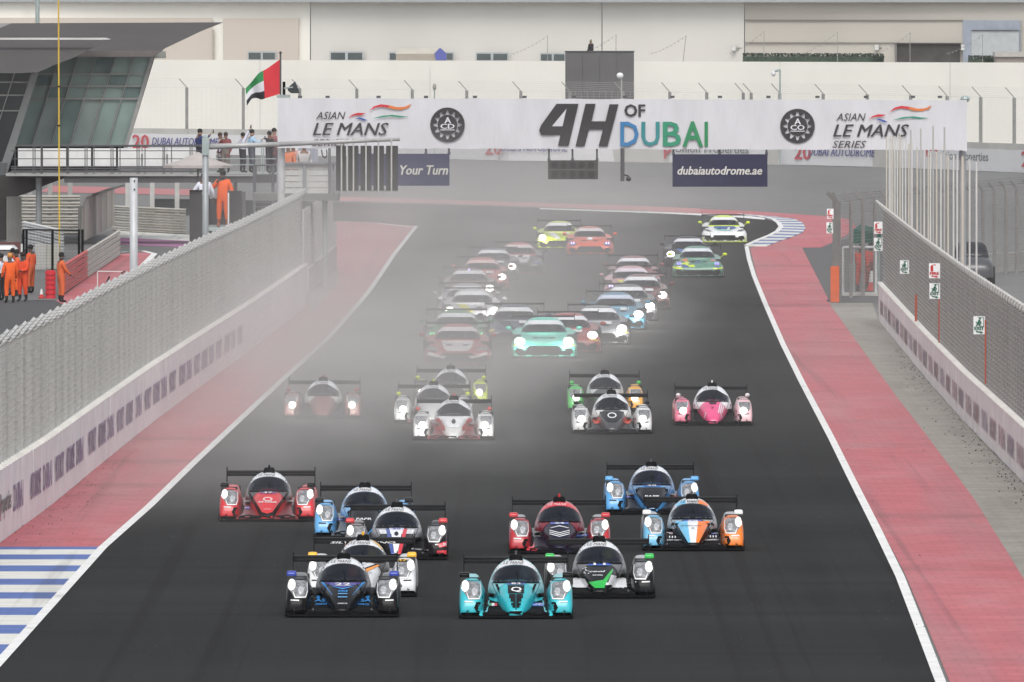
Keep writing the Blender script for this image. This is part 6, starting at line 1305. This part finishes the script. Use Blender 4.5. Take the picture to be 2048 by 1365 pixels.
person('person in black filming beside the railing near the banner end', fl_(538, .3), 1.72, -120, (44, 38, 42), (46, 42, 48), R=((.24, .2, 1.25), (.1, .4, 1.4)), L=((-.24, .2, 1.25), (-.1, .4, 1.4)))
person('person in pinkish top behind the one in black at the banner end', fl_(549, 1.0), 1.84, 120, (150, 100, 104), (96, 84, 96), skin=(.36, .2, .15))
zd = P(0, 388, DS).z + .1
person('person in orange on the railed platform behind the gantry column', Vector((P(577, 0, DS + 1.2).x, DS + 1.2, zd)), 1.62, 160, (206, 120, 84), (120, 90, 80)); person('person in salmon pink top on the railed platform', Vector((P(587, 0, DS + 1.8).x, DS + 1.8, zd)), 1.66, 150, (196, 140, 132), (130, 120, 120), hair=(90, 80, 80))
person('person in white robe bending on the railed platform', Vector((P(607, 0, DS + 1.4).x, DS + 1.4, zd)), 1.66, 190, (200, 196, 196), (190, 186, 186), hair=(60, 50, 50), lean=.12)
zp = P(0, 456, DP).z
person('marshal in orange overalls on the raised platform with a hand at the mouth', Vector((P(446, 0, DP + .9).x, DP + .9, zp)), 1.84, 172, OR, OR, R=((.30, .10, 1.22), (.10, .20, 1.50)), L=((-.30, .05, 1.14), (-.33, .12, .86)), skin=(.06, .04, .035), hair=(14, 12, 12), shoes=(150, 70, 40))
person('man in white shirt standing behind the grey mast on the platform', Vector((P(408, 0, DP + .8).x, DP + .8, zp)), 1.74, 10, (212, 214, 226), (36, 36, 42), R=((.30, .0, 1.16), (.34, .1, .92)), L=((-.34, .0, 1.18), (-.40, .1, .98)))
mg = 'marshals in orange overalls'
CR = ((.24, .12, 1.15), (.02, .26, 1.08)); CL = ((-.24, .12, 1.15), (-.02, .26, 1.1))
person('orange marshal with a yellow cap in the left foreground of the group', G(20, 607), 1.66, 20, OR, OR, cap=(206, 140, 70), group=mg, skin=(.08, .05, .04)); person('red orange marshal standing with folded arms in front of the others', G(46, 604), 1.66, 150, OR3, OR3, R=CR, L=CL, hair=(40, 20, 20), group=mg, skin=(.08, .05, .04))
person('marshal partly hidden behind the folded arms one', G(62, 588), 1.68, 60, (206, 84, 44), (190, 90, 50), group=mg, skin=(.08, .05, .04), shoes=(30, 30, 30)); person('lone marshal in faded orange beside the red barrier', G(122, 606), 1.68, -70, OR2, OR2, R=((.2, .12, 1.14), (.16, .34, .95)), group=mg, skin=(.08, .05, .04))
person('marshal behind with one raised arm, next to the yellow cap', G(34, 594), 1.60, 100, (214, 92, 50), OR, R=((.30, .1, 1.5), (.14, .2, 1.62)), group=mg, skin=(.08, .05, .04))
person('man in white shirt at the left edge beside the marshals', G(3, 602), 1.58, 60, (206, 210, 226), (50, 50, 56), group='men in white shirts at the left edge'); person('man in pale shirt with dark hair behind the yellow cap', G(26, 592), 1.62, 40, (206, 210, 226), (50, 50, 56), group='men in white shirts at the left edge')
person('marshal in red orange overalls behind the gate mesh, left of the cone', G(1722, 583), 1.62, 165, (190, 62, 46), (180, 60, 46), skin=(.08, .05, .04)); person('marshal in dark red overalls behind the gate mesh, just above the cone', G(1741, 579), 1.62, 200, (176, 56, 48), (110, 50, 46), skin=(.08, .05, .04))
pb_ = P(1182, 104, DB + .6); person('photographer in black sitting on top of the dark camera tower', Vector((pb_.x, DB + .6, pb_.z + .02)), 1.5, 130, (40, 38, 42), (36, 36, 40), cap=(150, 150, 120), sit=True, R=((.24, .2, 1.22 - .88 + .0), (.08, .34, 1.48 - .88)), L=((-.24, .2, 1.22 - .88), (-.08, .34, 1.48 - .88)))

# small debris on the run-off
random.seed(21); mb = MB()
for k in range(1100):
    u = random.random()
    if u < .5: y = random.uniform(700, 1300); a = pl([(x, yy) for x, yy in redR_out], (y - 496) / (1640 - 496)); x = interp([(q[1], q[0]) for q in redR_out], y) + random.betavariate(5, 1.1) * (interp([(641, 1757), (753, 1848), (843, 1927), (964, 2045), (1180, 2250)], y) - interp([(q[1], q[0]) for q in redR_out], y))
    elif u < .75: y = random.uniform(700, 1095); x = interp([(-q[1], q[0]) for q in LW], -y) + abs(random.gauss(0, 45))
    else: y = random.uniform(600, 1360); x = random.uniform(200, 1900)
    p = G(x, y); r = random.uniform(.008, .024) * (1.0 if u < .5 else .7); mb.ball((p.x, p.y, .02 + r * .4), (r, r * 1.6, r * .6), 5, 3)
mb.build('rubber_debris', flat((74, 70, 66), .9), kind='stuff')

# ================================================================ HAZE and DUST
def box_obj(name, a, b, m, **k): return MB().box(a, b).build(name, m, **k)
hz = bpy.data.materials.new("haze_air"); hz.use_nodes = True; nt = hz.node_tree; nt.nodes.clear(); out = nt.nodes.new("ShaderNodeOutputMaterial"); pv = nt.nodes.new("ShaderNodeVolumePrincipled")
pv.inputs['Color'].default_value = (0.93, 0.94, 0.96, 1); pv.inputs['Density'].default_value = 0.00006; pv.inputs['Anisotropy'].default_value = 0.2
nt.links.new(pv.outputs[0], out.inputs['Volume'])
box_obj('haze', (-460, -120, -1.0), (460, 1130, 15.0), hz, kind='stuff')
du = bpy.data.materials.new("dust"); du.use_nodes = True; nt = du.node_tree; nt.nodes.clear(); out = nt.nodes.new("ShaderNodeOutputMaterial"); pv = nt.nodes.new("ShaderNodeVolumePrincipled"); nt.links.new(pv.outputs[0], out.inputs['Volume'])
pv.inputs['Color'].default_value = (0.75, 0.735, 0.72, 1); pv.inputs['Anisotropy'].default_value = 0.0
tc = nt.nodes.new("ShaderNodeTexCoord"); sx = nt.nodes.new("ShaderNodeSeparateXYZ"); nt.links.new(tc.outputs['Object'], sx.inputs[0])
def M(op, a, b=None):
    n_ = nt.nodes.new("ShaderNodeMath"); n_.operation = op
    for i, v_ in enumerate((a, b)):
        if v_ is None: continue
        if isinstance(v_, (int, float)): n_.inputs[i].default_value = v_
        else: nt.links.new(v_, n_.inputs[i])
    return n_.outputs[0]
def SM(v_, a, b, c=0.0, d=1.0):
    n_ = nt.nodes.new("ShaderNodeMapRange"); n_.interpolation_type = 'SMOOTHSTEP'; nt.links.new(v_, n_.inputs[0])
    for i, q in enumerate((a, b, c, d)): n_.inputs[i + 1].default_value = q
    return n_.outputs[0]
X_, Y_, Z_ = sx.outputs
rel = M('SUBTRACT', X_, M('ADD', M('MULTIPLY', M('SUBTRACT', Y_, 315), 0.030), -0.8))        # metres right of the cloud's edge
lat = SM(rel, 6.0, -6.5, .05, 1.0); near = SM(Y_, 236, 345); far = SM(Y_, 490, 375, .20, 1.0); left = SM(X_, -10.5, -5.0, .0, 1.0)
zz = M('POWER', 2.718, M('MULTIPLY', Z_, -0.55))
nz_ = nt.nodes.new("ShaderNodeTexNoise"); nz_.inputs['Scale'].default_value = 1.0; nz_.inputs['Detail'].default_value = 5; nz_.inputs['Distortion'].default_value = 0.6; mp = nt.nodes.new("ShaderNodeMapping"); mp.inputs['Scale'].default_value = (.20, .035, .45); nt.links.new(tc.outputs['Object'], mp.inputs[0]); nt.links.new(mp.outputs[0], nz_.inputs['Vector'])
nf = SM(nz_.outputs['Fac'], .32, .70, .30, 1.75)
den = M('MULTIPLY', M('MULTIPLY', M('MULTIPLY', lat, near), M('MULTIPLY', far, left)), M('MULTIPLY', zz, nf))
nt.links.new(M('MULTIPLY', den, 0.046), pv.inputs['Density'])
try: du.cycles.volume_step_rate = 1.0
except Exception: pass
box_obj('dust_cloud', (-22, 235, -0.5), (26, 700, 6.5), du, kind='stuff')
